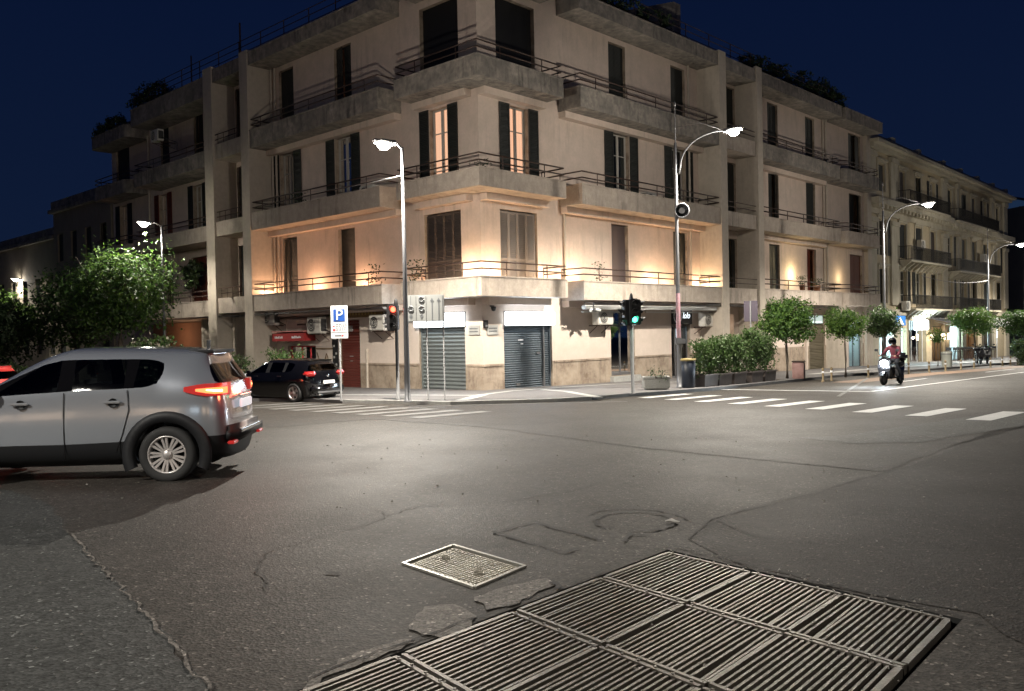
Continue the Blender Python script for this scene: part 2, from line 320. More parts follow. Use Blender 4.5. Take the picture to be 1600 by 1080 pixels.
def win(F, root, s0, s1, z0, z1, kind, o=0.0, lit=False, mt='shutter_dark', lab=None, open_w=None, ajar=0):
    """kind: closed / quad (four leaves) / blind / open (leaves folded back on the wall)"""
    mb = MB(); fw = 0.05
    for a, b, c, d in ((s0, s0+fw, z0, z1), (s1-fw, s1, z0, z1), (s0+fw, s1-fw, z1-fw, z1), (s0+fw, s1-fw, z0, z0+fw)):
        F.box(mb, a, b, o-.26, o-.19, c, d)
    fm = M['whiteframe'] if kind == 'open' else M[mt]
    if kind == 'open':
        mid = (s0+s1)/2
        F.box(mb, mid-.04, mid+.04, o-.25, o-.2, z0+fw, z1-fw)
        for a, b in ((s0+fw, mid-.04), (mid+.04, s1-fw)):
            for c in (z0+(z1-z0)*.28, z0+(z1-z0)*.72): F.box(mb, a, b, o-.245, o-.205, c-.02, c+.02)
            F.box(mb, a, a+.035, o-.245, o-.2, z0+fw, z1-fw); F.box(mb, b-.035, b, o-.245, o-.2, z0+fw, z1-fw)
    w = mb.build('window', fm, root)
    if lab: w['label'] = lab
    if kind == 'open':
        g = MB(); g.add([F.P(s0+fw, o-.228, z0+fw), F.P(s1-fw, o-.228, z0+fw), F.P(s1-fw, o-.228, z1-fw), F.P(s0+fw, o-.228, z1-fw)], [(0, 1, 2, 3)]); g.build('pane', M['glass'], w)
        c = MB()
        x0, x1 = s0, s1
        N = 24
        vs = []; fs = []
        for i in range(N+1):
            s = x0+(x1-x0)*i/N; oo = o-.275-.02*math.sin(i*1.9)
            vs += [F.P(s, oo, z0-.02), F.P(s, oo, z1+.05)]
        fs = [(2*i, 2*i+2, 2*i+3, 2*i+1) for i in range(N) if lit or not (N*.3 < i < N*.72)]
        c.add(vs, fs, 0, True)
        c.build('curtain', M['curtain_lit'] if lit else M['curtain'], w)
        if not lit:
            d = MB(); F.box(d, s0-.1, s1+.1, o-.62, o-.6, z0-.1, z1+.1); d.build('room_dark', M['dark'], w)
        lw = (open_w or (s1-s0)/2+.02)
        for a, b in ((s0-lw-.02, s0-.02), (s1+.02, s1+lw+.02)):
            p = MB(); leafpanel(p, F, a, b, o+.02, z0+.01, z1+.03); p.build('shutter', M[mt], w)
    elif kind == 'quad':
        q = (s1-s0-2*fw)/4
        for i in range(4):
            p = MB(); leafpanel(p, F, s0+fw+q*i+.004, s0+fw+q*(i+1)-.004, o-.12, z0+fw, z1-fw); p.build('shutter', M[mt], w)
    elif kind == 'closed':
        mid = (s0+s1)/2
        for a, b in ((s0+fw, mid-.004), (mid+.004, s1-fw)):
            p = MB(); leafpanel(p, F, a, b, o-.14, z0+fw, z1-fw, slats=False); lf = p.build('shutter', M[mt], w)
            if AJ.random() < .3:                              # some leaves stand a little open
                h = a if a == s0+fw else b; an = R(AJ.uniform(8, 38))*(-1 if (h == a) == (F.k == 'R') else 1); hp = Vector(F.P(h, o-.12, 0))
                lf.matrix_local = Matrix.Translation(hp) @ Matrix.Rotation(an, 4, 'Z') @ Matrix.Translation(-hp)
    elif kind == 'blind':
        p = MB(); F.box(p, s0+fw, s1-fw, o-.2, o-.17, z0+fw, z1-fw); p.build('blind', M[mt], w)
    return w
def offset_path(pts, d):
    out = []
    n = len(pts)
    for i, p in enumerate(pts):
        a = Vector(pts[max(i-1, 0)]); b = Vector(pts[min(i+1, n-1)]); p = Vector(p)
        if i == 0: t = (b-p).normalized(); nn = Vector((-t.y, t.x)); out.append(p+nn*d); continue
        if i == n-1: t = (p-a).normalized(); nn = Vector((-t.y, t.x)); out.append(p+nn*d); continue
        t1 = (p-a).normalized(); t2 = (b-p).normalized(); n1 = Vector((-t1.y, t1.x)); n2 = Vector((-t2.y, t2.x))
        bis = (n1+n2).normalized(); out.append(p+bis*(d/max(.3, bis.dot(n1))))
    return out
def roundpath(pts, rad, n=4):
    out = [tuple(pts[0])]
    for i in range(1, len(pts)-1):
        p = Vector(pts[i]); a = (Vector(pts[i-1])-p).normalized(); b = (Vector(pts[i+1])-p).normalized()
        for k in range(n+1):
            t = k/n; q0 = p+a*rad; q1 = p+b*rad; out.append(tuple((q0*(1-t)**2+p*2*t*(1-t)+q1*t*t)))
    out.append(tuple(pts[-1])); return out
def balcony(root, pts, zb, zt, cm='concrete', extra=None, rails=True, rad=0, ins=1, slab=.2, beam=None, name='balcony', rail_h=.5, bm=None):
    """pts: outline from wall to wall (local xy). ins=+1/-1: side of the path that is inside."""
    path = roundpath(pts, rad) if rad else [tuple(p) for p in pts]
    inner = offset_path(path, .12*ins)
    mb = MB()
    poly = [tuple(p) for p in path]+[tuple(p) for p in (extra or [])]
    mb.prism(poly, zb, zb+slab)
    n = len(path)
    for i in range(n-1):
        a, b, c, d = path[i], path[i+1], inner[i+1], inner[i]
        vs = [(p[0], p[1], z) for z in (zb+slab, zt) for p in (a, b, c, d)]
        mb.add(vs, [(0, 1, 5, 4), (2, 3, 7, 6), (4, 5, 6, 7)])
    e = offset_path(path, -.03*ins); e2 = offset_path(path, .15*ins)     # coping
    for i in range(n-1):
        vs = [(p[0], p[1], z) for z in (zt, zt+.05) for p in (e[i], e[i+1], e2[i+1], e2[i])]
        mb.add(vs, [(0, 1, 2, 3), (4, 5, 6, 7), (0, 1, 5, 4), (2, 3, 7, 6)])
    b = mb.build(name, M[cm], root)
    if beam:
        q = MB()
        for (F, s0, s1, o0) in beam: F.box(q, s0, s1, o0-.1, o0+.36, zb-.26, zb-.003)
        q.build('beam', M['facade'], b)
    if rails:
        r = MB(); c = offset_path(path, .06*ins)
        for h in (rail_h*.5, rail_h): r.tube([(p[0], p[1], zt+.05+h) for p in c], .03, 6)
        # posts at even intervals
        L = [0]
        for i in range(n-1): L.append(L[-1]+(Vector(c[i+1])-Vector(c[i])).length)
        k = max(3, int(L[-1]/1.9)); 
        for j in range(k+1):
            t = L[-1]*j/k; i = max(q for q in range(n) if L[q] <= t+1e-6); i = min(i, n-2)
            u = (t-L[i])/max(1e-6, L[i+1]-L[i]); x = c[i][0]*(1-u)+c[i+1][0]*u; y = c[i][1]*(1-u)+c[i+1][1]*u
            r.cyl((x, y, zt+.04), (x, y, zt+.05+rail_h), .02, n=6)
        r.build('railing', M['iron'], b)
    return b
def outline(F, s0, s1, o0, o1):
    """wall-out-along-back outline in local xy, ordered so that the inside is on the + side for R and - side for L"""
    return [F.xy(s0, o0), F.xy(s0, o1), F.xy(s1, o1), F.xy(s1, o0)]
INS = {'R': 1, 'L': -1}
def balc(root, F, s0, s1, zb, zt, o0=0.0, proj=1.2, **k):
    bm = k.pop('nobeam', False)
    return balcony(root, outline(F, s0, s1, o0, proj), zb, zt, ins=INS[F.k], beam=None if bm else [(F, s0+.05, s1-.05, o0)], **k)
# ---------------------------------------------------------------- the corner apartment house
B1 = thing('apartment_building', 'cream four storey corner apartment house with wrap-around balconies and dark shutters behind the crossing', 'building', (-1.0794, 32.0, CZ), R(46.5))
D = 1.2; WD = 1.0
ZF = [3.72, 7.55, 11.45]              # balcony floors
ZT = [6.86, 10.86, 14.8]              # door heads
opsR, opsL = [], []
W = []                                # windows to build: (F, s0, s1, z0, z1, kind, kw)
for F, ops in ((FR, opsR), (FL, opsL)):
    r = F is FR
    ops.append((1.05, 3.15, 3.72, 6.87)); W.append((F, 1.05, 3.15, 3.72, 6.87, 'quad', dict(mt='shutter_grey' if r else 'shutter_brown')))
    ops.append((1.66, 2.72, 7.6, 10.9)); W.append((F, 1.66, 2.72, 7.6, 10.9, 'open', dict(lit=True, lab='tall window with a warm lit curtain between folded dark shutters')))
    ops.append((1.0, 3.2, 11.5, 14.95)); W.append((F, 1.0, 3.2, 11.5, 14.95, 'blind', dict(mt='dark')))
    for i, (za, zb) in enumerate(zip(ZF, ZT)):
        if i == 1:
            for c in ((8.85, 13.5) if r else (8.45, 12.95)):
                ops.append((c-.6, c+.6, za, zb)); W.append((F, c-.6, c+.6, za, zb, 'open', {}))
        else:
            for c, k in (((8.65, 'blind'), (13.55, 'closed')) if r else ((8.35, 'blind'), (12.85, 'closed'))):
                ops.append((c-.62, c+.62, za, zb)); W.append((F, c-.62, c+.62, za, zb, 'blind' if (i == 0 and k == 'blind') else 'closed', dict(mt='blind' if (i == 0 and r and k == 'blind') else 'shutter_dark')))
for za, zb in zip(ZF, ZT):
    opsR.append((18.0, 19.05, za, zb)); W.append((FR, 18.0, 19.05, za, zb, 'closed', {}))
    opsL.append((16.75, 17.6, za, zb)); W.append((FL, 16.75, 17.6, za, zb, 'closed', {}))
for i, (za, zb) in enumerate(zip(ZF, ZT)):
    for a, b in ((22.68, 23.92), (27.48, 28.74)):
        opsR.append((a, b, za, zb)); W.append((FR, a, b, za, zb, 'closed', dict(mt='shutter_red' if (i == 0 and a > 25) else 'shutter_dark', ajar=1)))
    opsR.append((33.85, 35.85, za, zb)); W.append((FR, 33.85, 35.85, za, zb, 'closed', dict(mt='shutter_red' if i == 0 else 'shutter_dark')))
# ground-floor openings on the right face
opsR += [(1.13, 3.92, -.6, 2.42), (7.85, 9.62, .18, 3.02), (12.62, 14.3, -.2, 3.02), (16.9, 18.6, -.6, 2.9), (27.6, 29.9, -1.6, 2.85), (33.5, 35.8, -1.6, 2.55)]
opsL += [(.96, 3.62, -.6, 2.42), (7.55, 9.08, -.6, 2.88), (10.9, 13.2, -.6, 1.75), (15.15, 17.1, -.6, 2.6)]
# far part of the left wing lies a step back
OL = -0.6; opsLf = []; Wf = []
for a, b, i, kd, kw in ((21.9, 24.0, 0, 'quad', dict(mt='shutter_red')), (26.3, 27.2, 0, 'closed', {}), (22.45, 23.55, 1, 'open', {}), (26.75, 27.85, 1, 'open', dict(lit=True, mt='shutter_red')),
                        (22.2, 23.3, 2, 'closed', {}), (26.4, 27.5, 2, 'closed', {}), (32.3, 33.5, 1, 'open', dict(lit=True)), (31.9, 33.9, 2, 'closed', {}), (32.3, 34, 0, 'closed', {})):
    za, zb = ZF[i], ZT[i]-.1; opsLf.append((a, b, za, zb)); Wf.append((FL, a, b, za, zb, kd, dict(kw, o=OL)))
mb = MB(); BT = 15.9; RL = 37.0; LL = 34.6
wall(mb, FR, 0, RL, -2.2, BT, opsR, mz=[(1.0, 1), (3.5, 2)])
wall(mb, FL, 0, 18.4, -2.2, BT, opsL, mz=[(1.0, 1), (3.5, 2)])
wall(mb, FL, 18.4, LL, -2.6, BT, opsLf, o=OL, mz=[(1.0, 1), (3.5, 2)])
mb.add([(0, 18.4, -2.2), (.6, 18.4, -2.2), (.6, 18.4, BT), (0, 18.4, BT)], [(0, 1, 2, 3)], 2)
# back walls and roof deck
mb.add([(RL, 0, -2.2), (RL, 12, -2.2), (RL, 12, BT), (RL, 0, BT)], [(0, 1, 2, 3)], 2)
mb.add([(.6, LL, -2.6), (12, LL, -2.6), (12, LL, BT), (.6, LL, BT)], [(0, 1, 2, 3)], 2)
mb.add([(12, LL, -2.6), (12, 12, -2.6), (12, 12, BT), (12, LL, BT)], [(0, 1, 2, 3)], 2)
mb.add([(12, 12, -2.6), (RL, 12, -2.6), (RL, 12, BT), (12, 12, BT)], [(0, 1, 2, 3)], 2)
mb.add([(0, 0, BT), (RL, 0, BT), (RL, 12, BT), (12, 12, BT), (12, LL, BT), (.6, LL, BT), (.6, 18.4, BT), (0, 18.4, BT)], [(0, 1, 2, 3), (0, 3, 4, 5, 6, 7)], 2)
mb.build('wall', [M['dado'], M['facade_low'], M['facade']], B1, recalc=False)
for a in W: win(a[0], B1, *a[1:6], **a[6])
for a in Wf: win(a[0], B1, *a[1:6], **a[6])
# corner balconies wrap round the angle, parapet bands with rounded iron rails
for zb, zt, e1, e2, cm in ((3.49, 4.16, 3.55, 3.2, 'concrete'), (7.36, 7.98, 3.55, 3.4, 'concrete'), (11.25, 11.95, 3.5, 3.4, 'concrete_old')):
    balcony(B1, [(0, e2), (-D, e2), (-D, -D), (e1, -D), (e1, 0)], zb, zt, cm=cm, ins=1, extra=[(0, 0)],
            beam=[(FR, 0, e1-.05, 0), (FL, .36, e2-.05, 0)], rad=0)
balcony(B1, [(0, 3.4), (-D, 3.4), (-D, -D), (3.55, -D), (3.55, 0)], 15.25, 16.1, cm='concrete_old', ins=1, extra=[(0, 0)], rails=False, name='roof_slab')
for F, a, b in ((FR, 4.55, 15.3), (FL, 4.42, 14.2)):
    balc(B1, F, a, b, 3.42, 4.15); balc(B1, F, a, b, 7.25, 8.02); balc(B1, F, a, b, 11.12, 11.92, cm='concrete_old', rad=0)
    balc(B1, F, a, b, 15.03, 15.6, cm='concrete_old', rails=False, nobeam=True, name='roof_slab')
# second stretch of the right wing and its end bay
for zb, zt, cm in ((3.42, 4.18, 'concrete'), (7.28, 8.0, 'concrete'), (11.1, 11.85, 'concrete_old')):
    balc(B1, FR, 19.65, 29.6, zb, zt, cm=cm)
    balcony(B1, roundpath(outline(FR, 30.4, 36.2, 0, 1.2), .5, 4), zb, zt, cm=cm, ins=1)
    balcony(B1, outline(FL, 18.55, 27.6, OL, 1.0), zb-.1, zt-.1, cm=cm, ins=-1)
    if zb > 4: balcony(B1, roundpath(outline(FL, 29.2, 34.3, OL, .8), .5, 4), zb-.1, zt-.1, cm=cm, ins=-1)
    # small landings between the pillars
    mbl = MB(); FR.box(mbl, 15.93, 19.09, 0, D-.05, zb, zt); lg = mbl.build('landing', M['concrete'], B1)
    rr = MB()
    for h in (.25, .5): rr.cyl(FR.P(15.9, D-.1, zt+h), FR.P(19.1, D-.1, zt+h), .02, n=6)
    rr.build('railing', M['iron'], lg)
    mbl = MB(); FL.box(mbl, 14.92, 17.67, 0, D-.05, zb, zt); lg = mbl.build('landing', M['concrete'], B1)
    rr = MB()
    for h in (.25, .5): rr.cyl(FL.P(14.9, D-.1, zt+h), FL.P(17.7, D-.1, zt+h), .02, n=6)
    for q in range(5): rr.cyl(FL.P(15.2+q*.55, D-.1, zt), FL.P(15.2+q*.55, D-.1, zt+.5), .014, n=5)
    rr.build('railing', M['iron'], lg)
balc(B1, FR, 19.65, 30.0, 14.95, 15.55, cm='concrete_old', rails=False, nobeam=True, name='roof_slab')
balc(B1, FR, 30.6, 36.6, 14.95, 15.6, cm='concrete_old', rails=False, nobeam=True, name='roof_slab')
balcony(B1, outline(FL, 18.55, 27.8, OL, 1.0), 14.55, 15.5, cm='concrete_old', ins=-1, rails=False, name='roof_slab')
balcony(B1, roundpath(outline(FL, 29.0, 34.5, OL, .8), .5, 4), 14.3, 15.0, cm='concrete_old', ins=-1, rails=False, name='roof_slab')
for F, a, b in ((FR, 15.3, 15.93), (FR, 19.09, 19.65), (FL, 14.2, 14.92), (FL, 17.67, 18.53)):
    q = MB(); F.box(q, a, b, -.05, D+.06, -2.2, 15.75); p = q.build('pillar', M['fin'], B1)
for F, a, b in ((FR, 15.93, 19.09), (FL, 14.92, 17.67)):
    q = MB(); F.box(q, a, b, -.05, D, 14.95, 15.6); q.build('roof_slab', M['concrete_old'], B1)
q = MB(); FR.box(q, 36.3, 37.0, -.05, .25, -2.2, 15.7); q.build('pillar', M['fin'], B1)
for a, b, c, d in ((30.0, 30.35, 0, 1.15), (35.95, 36.28, 0, .22)): q = MB(); FR.box(q, a, b, c, d, -1.8, 3.42); q.build('pillar', M['fin'], B1)
# dado caps, downpipes, cable runs
q = MB()
for a, b in ((0, 1.05), (4.02, 7.75), (9.72, 12.5), (14.4, 15.3)): FR.box(q, a, b, 0, .035, .92, .99)
for a, b in ((0, .9), (3.72, 7.45), (9.2, 10.8)): FL.box(q, a, b, 0, .035, .92, .99)
q.build('dado_cap', M['dado'], B1)
for F, s, z0, z1, o in ((FR, 4.75, 4.2, 7.2, .08), (FR, 14.35, 4.2, 15, .08), (FL, 14.0, 3.6, 15, .12), (FL, 13.7, 4.1, 15, .1), (FR, 30.15, -1.5, 15, .1), (FR, 29.75, 4.2, 15, .1), (FL, 7.0, -.4, 1.6, .05), (FL, 29, 3.5, 14.5, -.5)):
    q = MB(); q.cyl(F.P(s, o, z0), F.P(s, o, z1), .055, n=8)
    for k in range(int((z1-z0)/1.5)+1): q.cyl(F.P(s, o, z0+.3+k*1.5), F.P(s, o, z0+.36+k*1.5), .07, n=8)
    q.build('downpipe', M['fin'], B1)
for F, a, b, z, o in ((FR, 4.6, 29.5, 3.34, 1.16), (FL, 4.5, 27, 3.3, 1.16), (FL, 3.3, 5.0, 3.3, .1), (FL, 5, 14, 3.12, .05)):
    q = MB(); rng = random.Random(int(a*10)); pts = []
    k = int((b-a)/1.2)
    for i in range(k+1): pts.append(F.P(a+(b-a)*i/k, o, z-.03*(i % 2)-rng.random()*.04))
    q.tube(pts, .022, 5); q.tube([(p[0], p[1], p[2]-.07+rng.random()*.03) for p in pts], .014, 5)
    q.build('cable_run', M['black_plastic'], B1)
# stain strips and peeling patches are real thin plaster losses on the corner
# roller doors
def roller(F, s0, s1, z0, z1, o=-.16, mt='roller', pitch=.085):
    mb = MB(); n = int((z1-z0)/pitch)*6; vs = []
    for i in range(n+1):
        z = z0+(z1-z0)*i/n; oo = o+.022*math.sin(2*math.pi*i/6)
        vs += [F.P(s0, oo, z), F.P(s1, oo, z)]
    mb.add(vs, [(2*i, 2*i+1, 2*i+3, 2*i+2) for i in range(n)], 0, True)
    F.box(mb, s0, s1, o-.02, o+.04, z0, z0+.1)
    for a, b in ((s0-.03, s0+.05), (s1-.05, s1+.03)): F.box(mb, a, b, o-.04, o+.07, z0, z1)
    return mb.build('roller_door', M[mt], B1)
rd = roller(FR, 1.13, 3.92, -.1, 2.44, mt='roller_blue'); rd['label'] = 'blue-grey roller door under the right light box'
q = MB(); FR.box(q, 3.45, 3.52, -.13, -.05, -.05, 2.4); FR.box(q, 3.1, 3.3, -.13, -.1, 1.3, 1.38); FR.box(q, 1.9, 2.1, -.13, -.1, .1, .2); FR.box(q, 2.05, 2.35, -.132, -.128, 1.85, 1.9, 1); FR.box(q, 2.2, 2.35, -.132, -.128, 1.7, 1.75, 1); q.build('door_fitting', [M['grey_metal'], M['sign_white']], rd)
rd = roller(FL, .96, 3.62, -.12, 2.44, pitch=.15); rd['label'] = 'ribbed grey roller door under the left light box'
roller(FR, 27.6, 29.9, -1.25, 2.3, mt='roller_olive')
q = MB(); FR.box(q, 27.6, 29.9, -.2, -.16, 2.36, 2.84); FR.box(q, 28.72, 28.8, -.16, -.12, 2.3, 2.85, 1); q.build('transom_window', [emis('pale_lit_transom', (.75, .95, .9), .5), M['iron']], B1)
# red plank door, wooden fascia board, tiled column
q = MB(); n = 26
for i in range(n): z = -.2+3.05*i/n; FL.box(q, 7.6, 9.03, -.17-(i % 2)*.006, -.12, z, z+3.05/n-.012)
rd = q.build('red_door', mat('dark_red_metal_door', (0.13, 0.03, 0.022), .45, var=(2, .5, (.09, .02, .015)), bump=(12, .2)), B1)
q = MB(); FL.box(q, 8.2, 8.45, -.12, -.1, 1.25, 1.29); FL.box(q, 8.25, 8.4, -.12, -.1, 1.05, 1.08); FL.box(q, 8.2, 8.5, -.12, -.09, 2.35, 2.6); q.build('door_label', M['marble'], rd)
q = MB(); FL.box(q, 9.12, 9.5, -.02, .06, -.4, 2.7, 0)
rng = random.Random(4)
for i in range(18):
    for j in range(2):
        if rng.random() < .6: FL.box(q, 9.16+j*.16, 9.28+j*.16, .06, .068, -.3+i*.165, -.2+i*.165, 1)
q.build('tiled_column', [M['black_plastic'], M['marble']], B1)
# painted panels between column and cash shop, recess shopfronts
q = MB(); FL.box(q, 9.5, 10.85, 0, .03, -.3, 1.62, 0)
for i in range(1): FL.box(q, 9.5, 10.85, .03, .05, 1.58, 1.64, 1); FL.box(q, 9.5, 10.85, .03, .05, .42, .46, 1)
pts = [(10.75, 1.45), (10.6, 1.15), (10.35, 1.02), (10.15, 1.1), (10.0, 1.4), (9.9, 1.2), (9.82, .95), (9.8, .5)]
q.tube([FL.P(s, .04, z) for s, z in pts], .02, 5, 1); q.tube([FL.P(10.05, .04, 1.25), FL.P(10.08, .04, .5)], .02, 5, 1)
q.build('painted_panel', [M['facade_low'], mat('olive_line', (.14, .09, .04), .7)], B1)
# shopfronts cut into the ground floor (panes, posts, lit rooms)
def pane(F, s0, s1, z0, z1, o, parent, m='glass'):
    g = MB(); g.add([F.P(s0, o, z0), F.P(s1, o, z0), F.P(s1, o, z1), F.P(s0, o, z1)], [(0, 1, 2, 3)]); return g.build('pane', M[m], parent)
def shopfront(F, s0, s1, z0, z1, root, o=-.2, posts=(), bars=(), mt='grey_metal', room=None, rm=None):
    mb = MB(); fw = .06
    for a, b, c, d in [(s0, s0+fw, z0, z1), (s1-fw, s1, z0, z1), (s0, s1, z1-fw, z1), (s0, s1, z0, z0+.12)]+[(p-.03, p+.03, z0, z1) for p in posts]+[(s0, s1, p-.03, p+.03) for p in bars]:
        F.box(mb, a, b, o-.03, o+.03, c, d)
    w = mb.build('shopfront', M[mt], root); pane(F, s0, s1, z0, z1, o, w)
    r = MB(); dp = 3.2
    for q in ([(s0, o-.05, z0), (s1, o-.05, z0), (s1, o-dp, z0), (s0, o-dp, z0)], [(s0, o-.05, z1), (s1, o-.05, z1), (s1, o-dp, z1), (s0, o-dp, z1)],
              [(s0, o-.05, z0), (s0, o-dp, z0), (s0, o-dp, z1), (s0, o-.05, z1)], [(s1, o-.05, z0), (s1, o-dp, z0), (s1, o-dp, z1), (s1, o-.05, z1)],
              [(s0, o-dp, z0), (s1, o-dp, z0), (s1, o-dp, z1), (s0, o-dp, z1)]):
        r.add([F.P(*p) for p in q], [(0, 1, 2, 3)])
    r.build('shop_room', rm or M['dark'], w)
    return w
M['room_white'] = mat('white_shop_room', (.75, .78, .78), .7)
M['room_warm'] = mat('warm_room', (.5, .36, .24), .7)
def light_in(F, s, o, z, power, color, parent, size=.15): return lamp('room_lamp', 'POINT', F.P(s, o, z), power, color, size, parent)
w1 = shopfront(FR, 7.85, 9.62, .18, 3.02, B1, posts=(8.75,), bars=(2.4,))
q = MB(); FR.box(q, 7.75, 9.8, 0, .2, -.3, .16); q.build('door_step', M['marble'], B1)
q = MB()                                              # chairs and a little table seen behind the glass
for s in (8.15, 9.05):
    FR.box(q, s-.2, s+.2, -1.1, -.7, .62, .66)
    FR.box(q, s-.2, s+.2, -1.12, -1.08, .66, 1.1)
    for a in (-.18, .16):
        for o in (-1.1, -.74): FR.box(q, s+a, s+a+.025, o, o+.025, .2, .62)
FR.box(q, 8.35, 8.85, -1.0, -.5, .9, .93); FR.box(q, 8.58, 8.62, -.78, -.74, .2, .9)
q.build('cafe_seating', mat('pale_chair', (.3, .27, .22), .5), w1)
w2 = shopfront(FR, 12.62, 14.3, -.2, 2.35, B1, posts=(13.2, 13.75))
q = MB(); FR.box(q, 13.8, 14.2, -.5, -.48, 1.6, 2.2); q.build('lit_notice', emis('lit_notice_panel', (.8, .92, 1), 3), w2)
w3 = shopfront(FR, 33.5, 35.8, -1.5, 2.55, B1, posts=(34.6,), bars=(2.0,), rm=M['room_white'])
light_in(FR, 34.6, -1.2, 1.8, 90, (.7, .95, 1), B1)
# recess between the pillars: lit entrance lobby
q = MB(); FR.box(q, 16.9, 18.6, -1.3, -1.2, -.6, 1.4, 0); FR.box(q, 16.9, 18.6, -1.3, -1.2, 1.4, 2.9, 1); q.build('entrance_lobby', [mat('lobby_wood', (.22, .10, .04), .5), M['room_white']], B1)
light_in(FR, 17.7, -.7, 2.4, 22, (1, .75, .6), B1)
for a, b, c in ((26.95, 27.1, .14), (30.9, 31.2, .12), (32.5, 33.2, .1)): q = MB(); FR.box(q, a, b, 0, c, -1.8, 3.3); q.build('pilaster', M['facade_low'], B1)
for s in (30.5, 31.6, 32.2): q = MB(); q.cyl(FR.P(s, .12, -1.6), FR.P(s, .12, 3.4), .06, n=8); q.build('downpipe', M['shutter_brown'], B1)
q = MB(); q.lathe([(0, -.2), (.13, -.15), (.2, 0), (.13, .15), (0, .2)], 14, 0, Matrix.Translation(FR.P(32.9, .5, 2.45))); FR.box(q, 32.88, 32.92, 0, .5, 2.62, 2.66, 1)
q.build('globe_lamp', [emis('globe_glow', (1, .97, .92), 14), M['iron']], B1)
light_in(FR, 32.9, .75, 2.4, 45, (1, .95, .88), B1, .2)
# left: cash shop recess, lit bakery window, painted pillars
w4 = shopfront(FL, 10.9, 13.2, -.5, 1.75, B1, posts=(11.6, 12.3), mt='red_print', rm=mat('red_room', (.5, .12, .1), .6))
q = MB(); FL.box(q, 12.5, 12.95, -.35, -.3, .2, 1.7, 0); FL.box(q, 11.75, 12.05, -.3, -.27, .7, 1.7, 1); q.build('lit_poster', [emis('poster_glow', (.8, .95, 1), 1.1), emis('poster_bright', (1, 1, 1), 5)], w4)
q = MB(); q.tube([FL.P(11.9+.06*math.cos(t/8*6.28), -.262, 1.2+.2*math.sin(t/8*6.28)) for t in range(9)], .02, 5); q.tube([FL.P(11.85, -.262, 1.1), FL.P(11.96, -.262, 1.35)], .015, 5); q.build('poster_mark', M['black_plastic'], w4)
light_in(FL, 12.0, -.8, 1.4, 14, (1, .6, .55), B1)
w5 = shopfront(FL, 15.15, 17.1, -.5, 2.6, B1, bars=(.9,), mt='facade_low', rm=M['room_warm'])
light_in(FL, 16.1, -.5, 2.1, 26, (1, .78, .5), B1)
q = MB(); q.lathe([(0, -.28), (.25, -.2), (.28, 0), (.0, .2)], 12, 0, Matrix.Translation(FL.P(16.2, -.7, 2.1))); q.build('shop_lamp', emis('shade_glow', (1, .85, .6), 5), w5)
for s in (14.5, 15.0, 17.3, 18.0, 18.9, 20.6): q = MB(); FL.box(q, s, s+.22, 0, .5, -1.2, 3.2); q.build('pilaster', M['fin'], B1)
q = MB(); FL.box(q, 14.3, 21, 0, .06, 3.2, 3.3); q.build('shop_lintel', M['fin'], B1)
q = MB(); FL.box(q, 11.0, 12.95, 0, .05, 2.6, 2.95, 0); FL.box(q, 11.6, 12.3, .05, .07, 2.7, 2.78, 1); FL.box(q, 11.2, 11.45, .05, .07, 2.68, 2.84, 1)
FL.box(q, 10.7, 10.78, 0, .05, 1.9, 3.0, 0); FL.box(q, 13.25, 13.33, 0, .05, 1.9, 3.0, 0); q.build('plaster_panel', [M['facade_low'], M['shutter_brown']], B1)
# far left wing ground floor, lit from a shop, its orange glow painted in
q = MB(); FL.box(q, 20.9, 28.9, OL, OL+.1, -2.2, 3.1, 0)
q.build('shop_band', mat('orange_glow_render', (.34, .18, .11), .8, var=(1.5, .6, (.25, .14, .09))), B1)
light_in(FL, 24.5, .9, 2.2, 32, (1, .62, .38), B1, .2)
# long cassettes of folded awnings and a strip lamp under the first balcony of the right wing
q = MB(); FR.bev(q, 4.9, 15.2, .75, 1.0, 3.05, 3.22, .03); FR.bev(q, 5.2, 9.4, .5, .6, 2.93, 3.0, .02); FR.bev(q, 9.7, 12.8, .5, .6, 2.93, 3.0, .02); FR.bev(q, 13.3, 15.1, .5, .6, 2.93, 3.0, .02); q.build('awning_cassette', M['white'], B1)
# uplighters on the balcony floors
def uplight(F, s, z, p, c=(1, .52, .27), o=.5):
    q = MB(); x, y, _ = F.P(s, o, z); q.lathe([(.0, .0), (.06, 0), (.07, .1), (.055, .12), (0, .11)], 10, 0, Matrix.Translation((x, y, z))); f = q.build('uplighter', M['bulb'], B1)
    lamp('uplight', 'POINT', (x, y, z+.5), p, c, .08, B1)
UP = 3.9
for s in (1.0, 3.35): uplight(FR, s-.6 if s < 2 else s, 3.72, 34*UP if s < 2 else 18*UP, (1, .66, .38))
uplight(FL, .45, 3.72, 34*UP, (1, .66, .38)); uplight(FL, 3.1, 3.72, 6*UP)
for s, p in ((5.0, 30), (10.9, 30), (12.2, 10), (14.9, 30)): uplight(FR, s, 3.65, p*UP, (1, .66, .38))
for s, p in ((7.1, 22), (10.6, 30), (13.9, 26)): uplight(FL, s, 3.65, p*UP, (1, .56, .32))
lamp('uplight', 'POINT', FR.P(25.3, .5, 5.2), 60, (1, .78, .42), .1, B1)
lamp('uplight', 'POINT', FR.P(32, .6, 5.2), 30, (1, .78, .45), .1, B1)
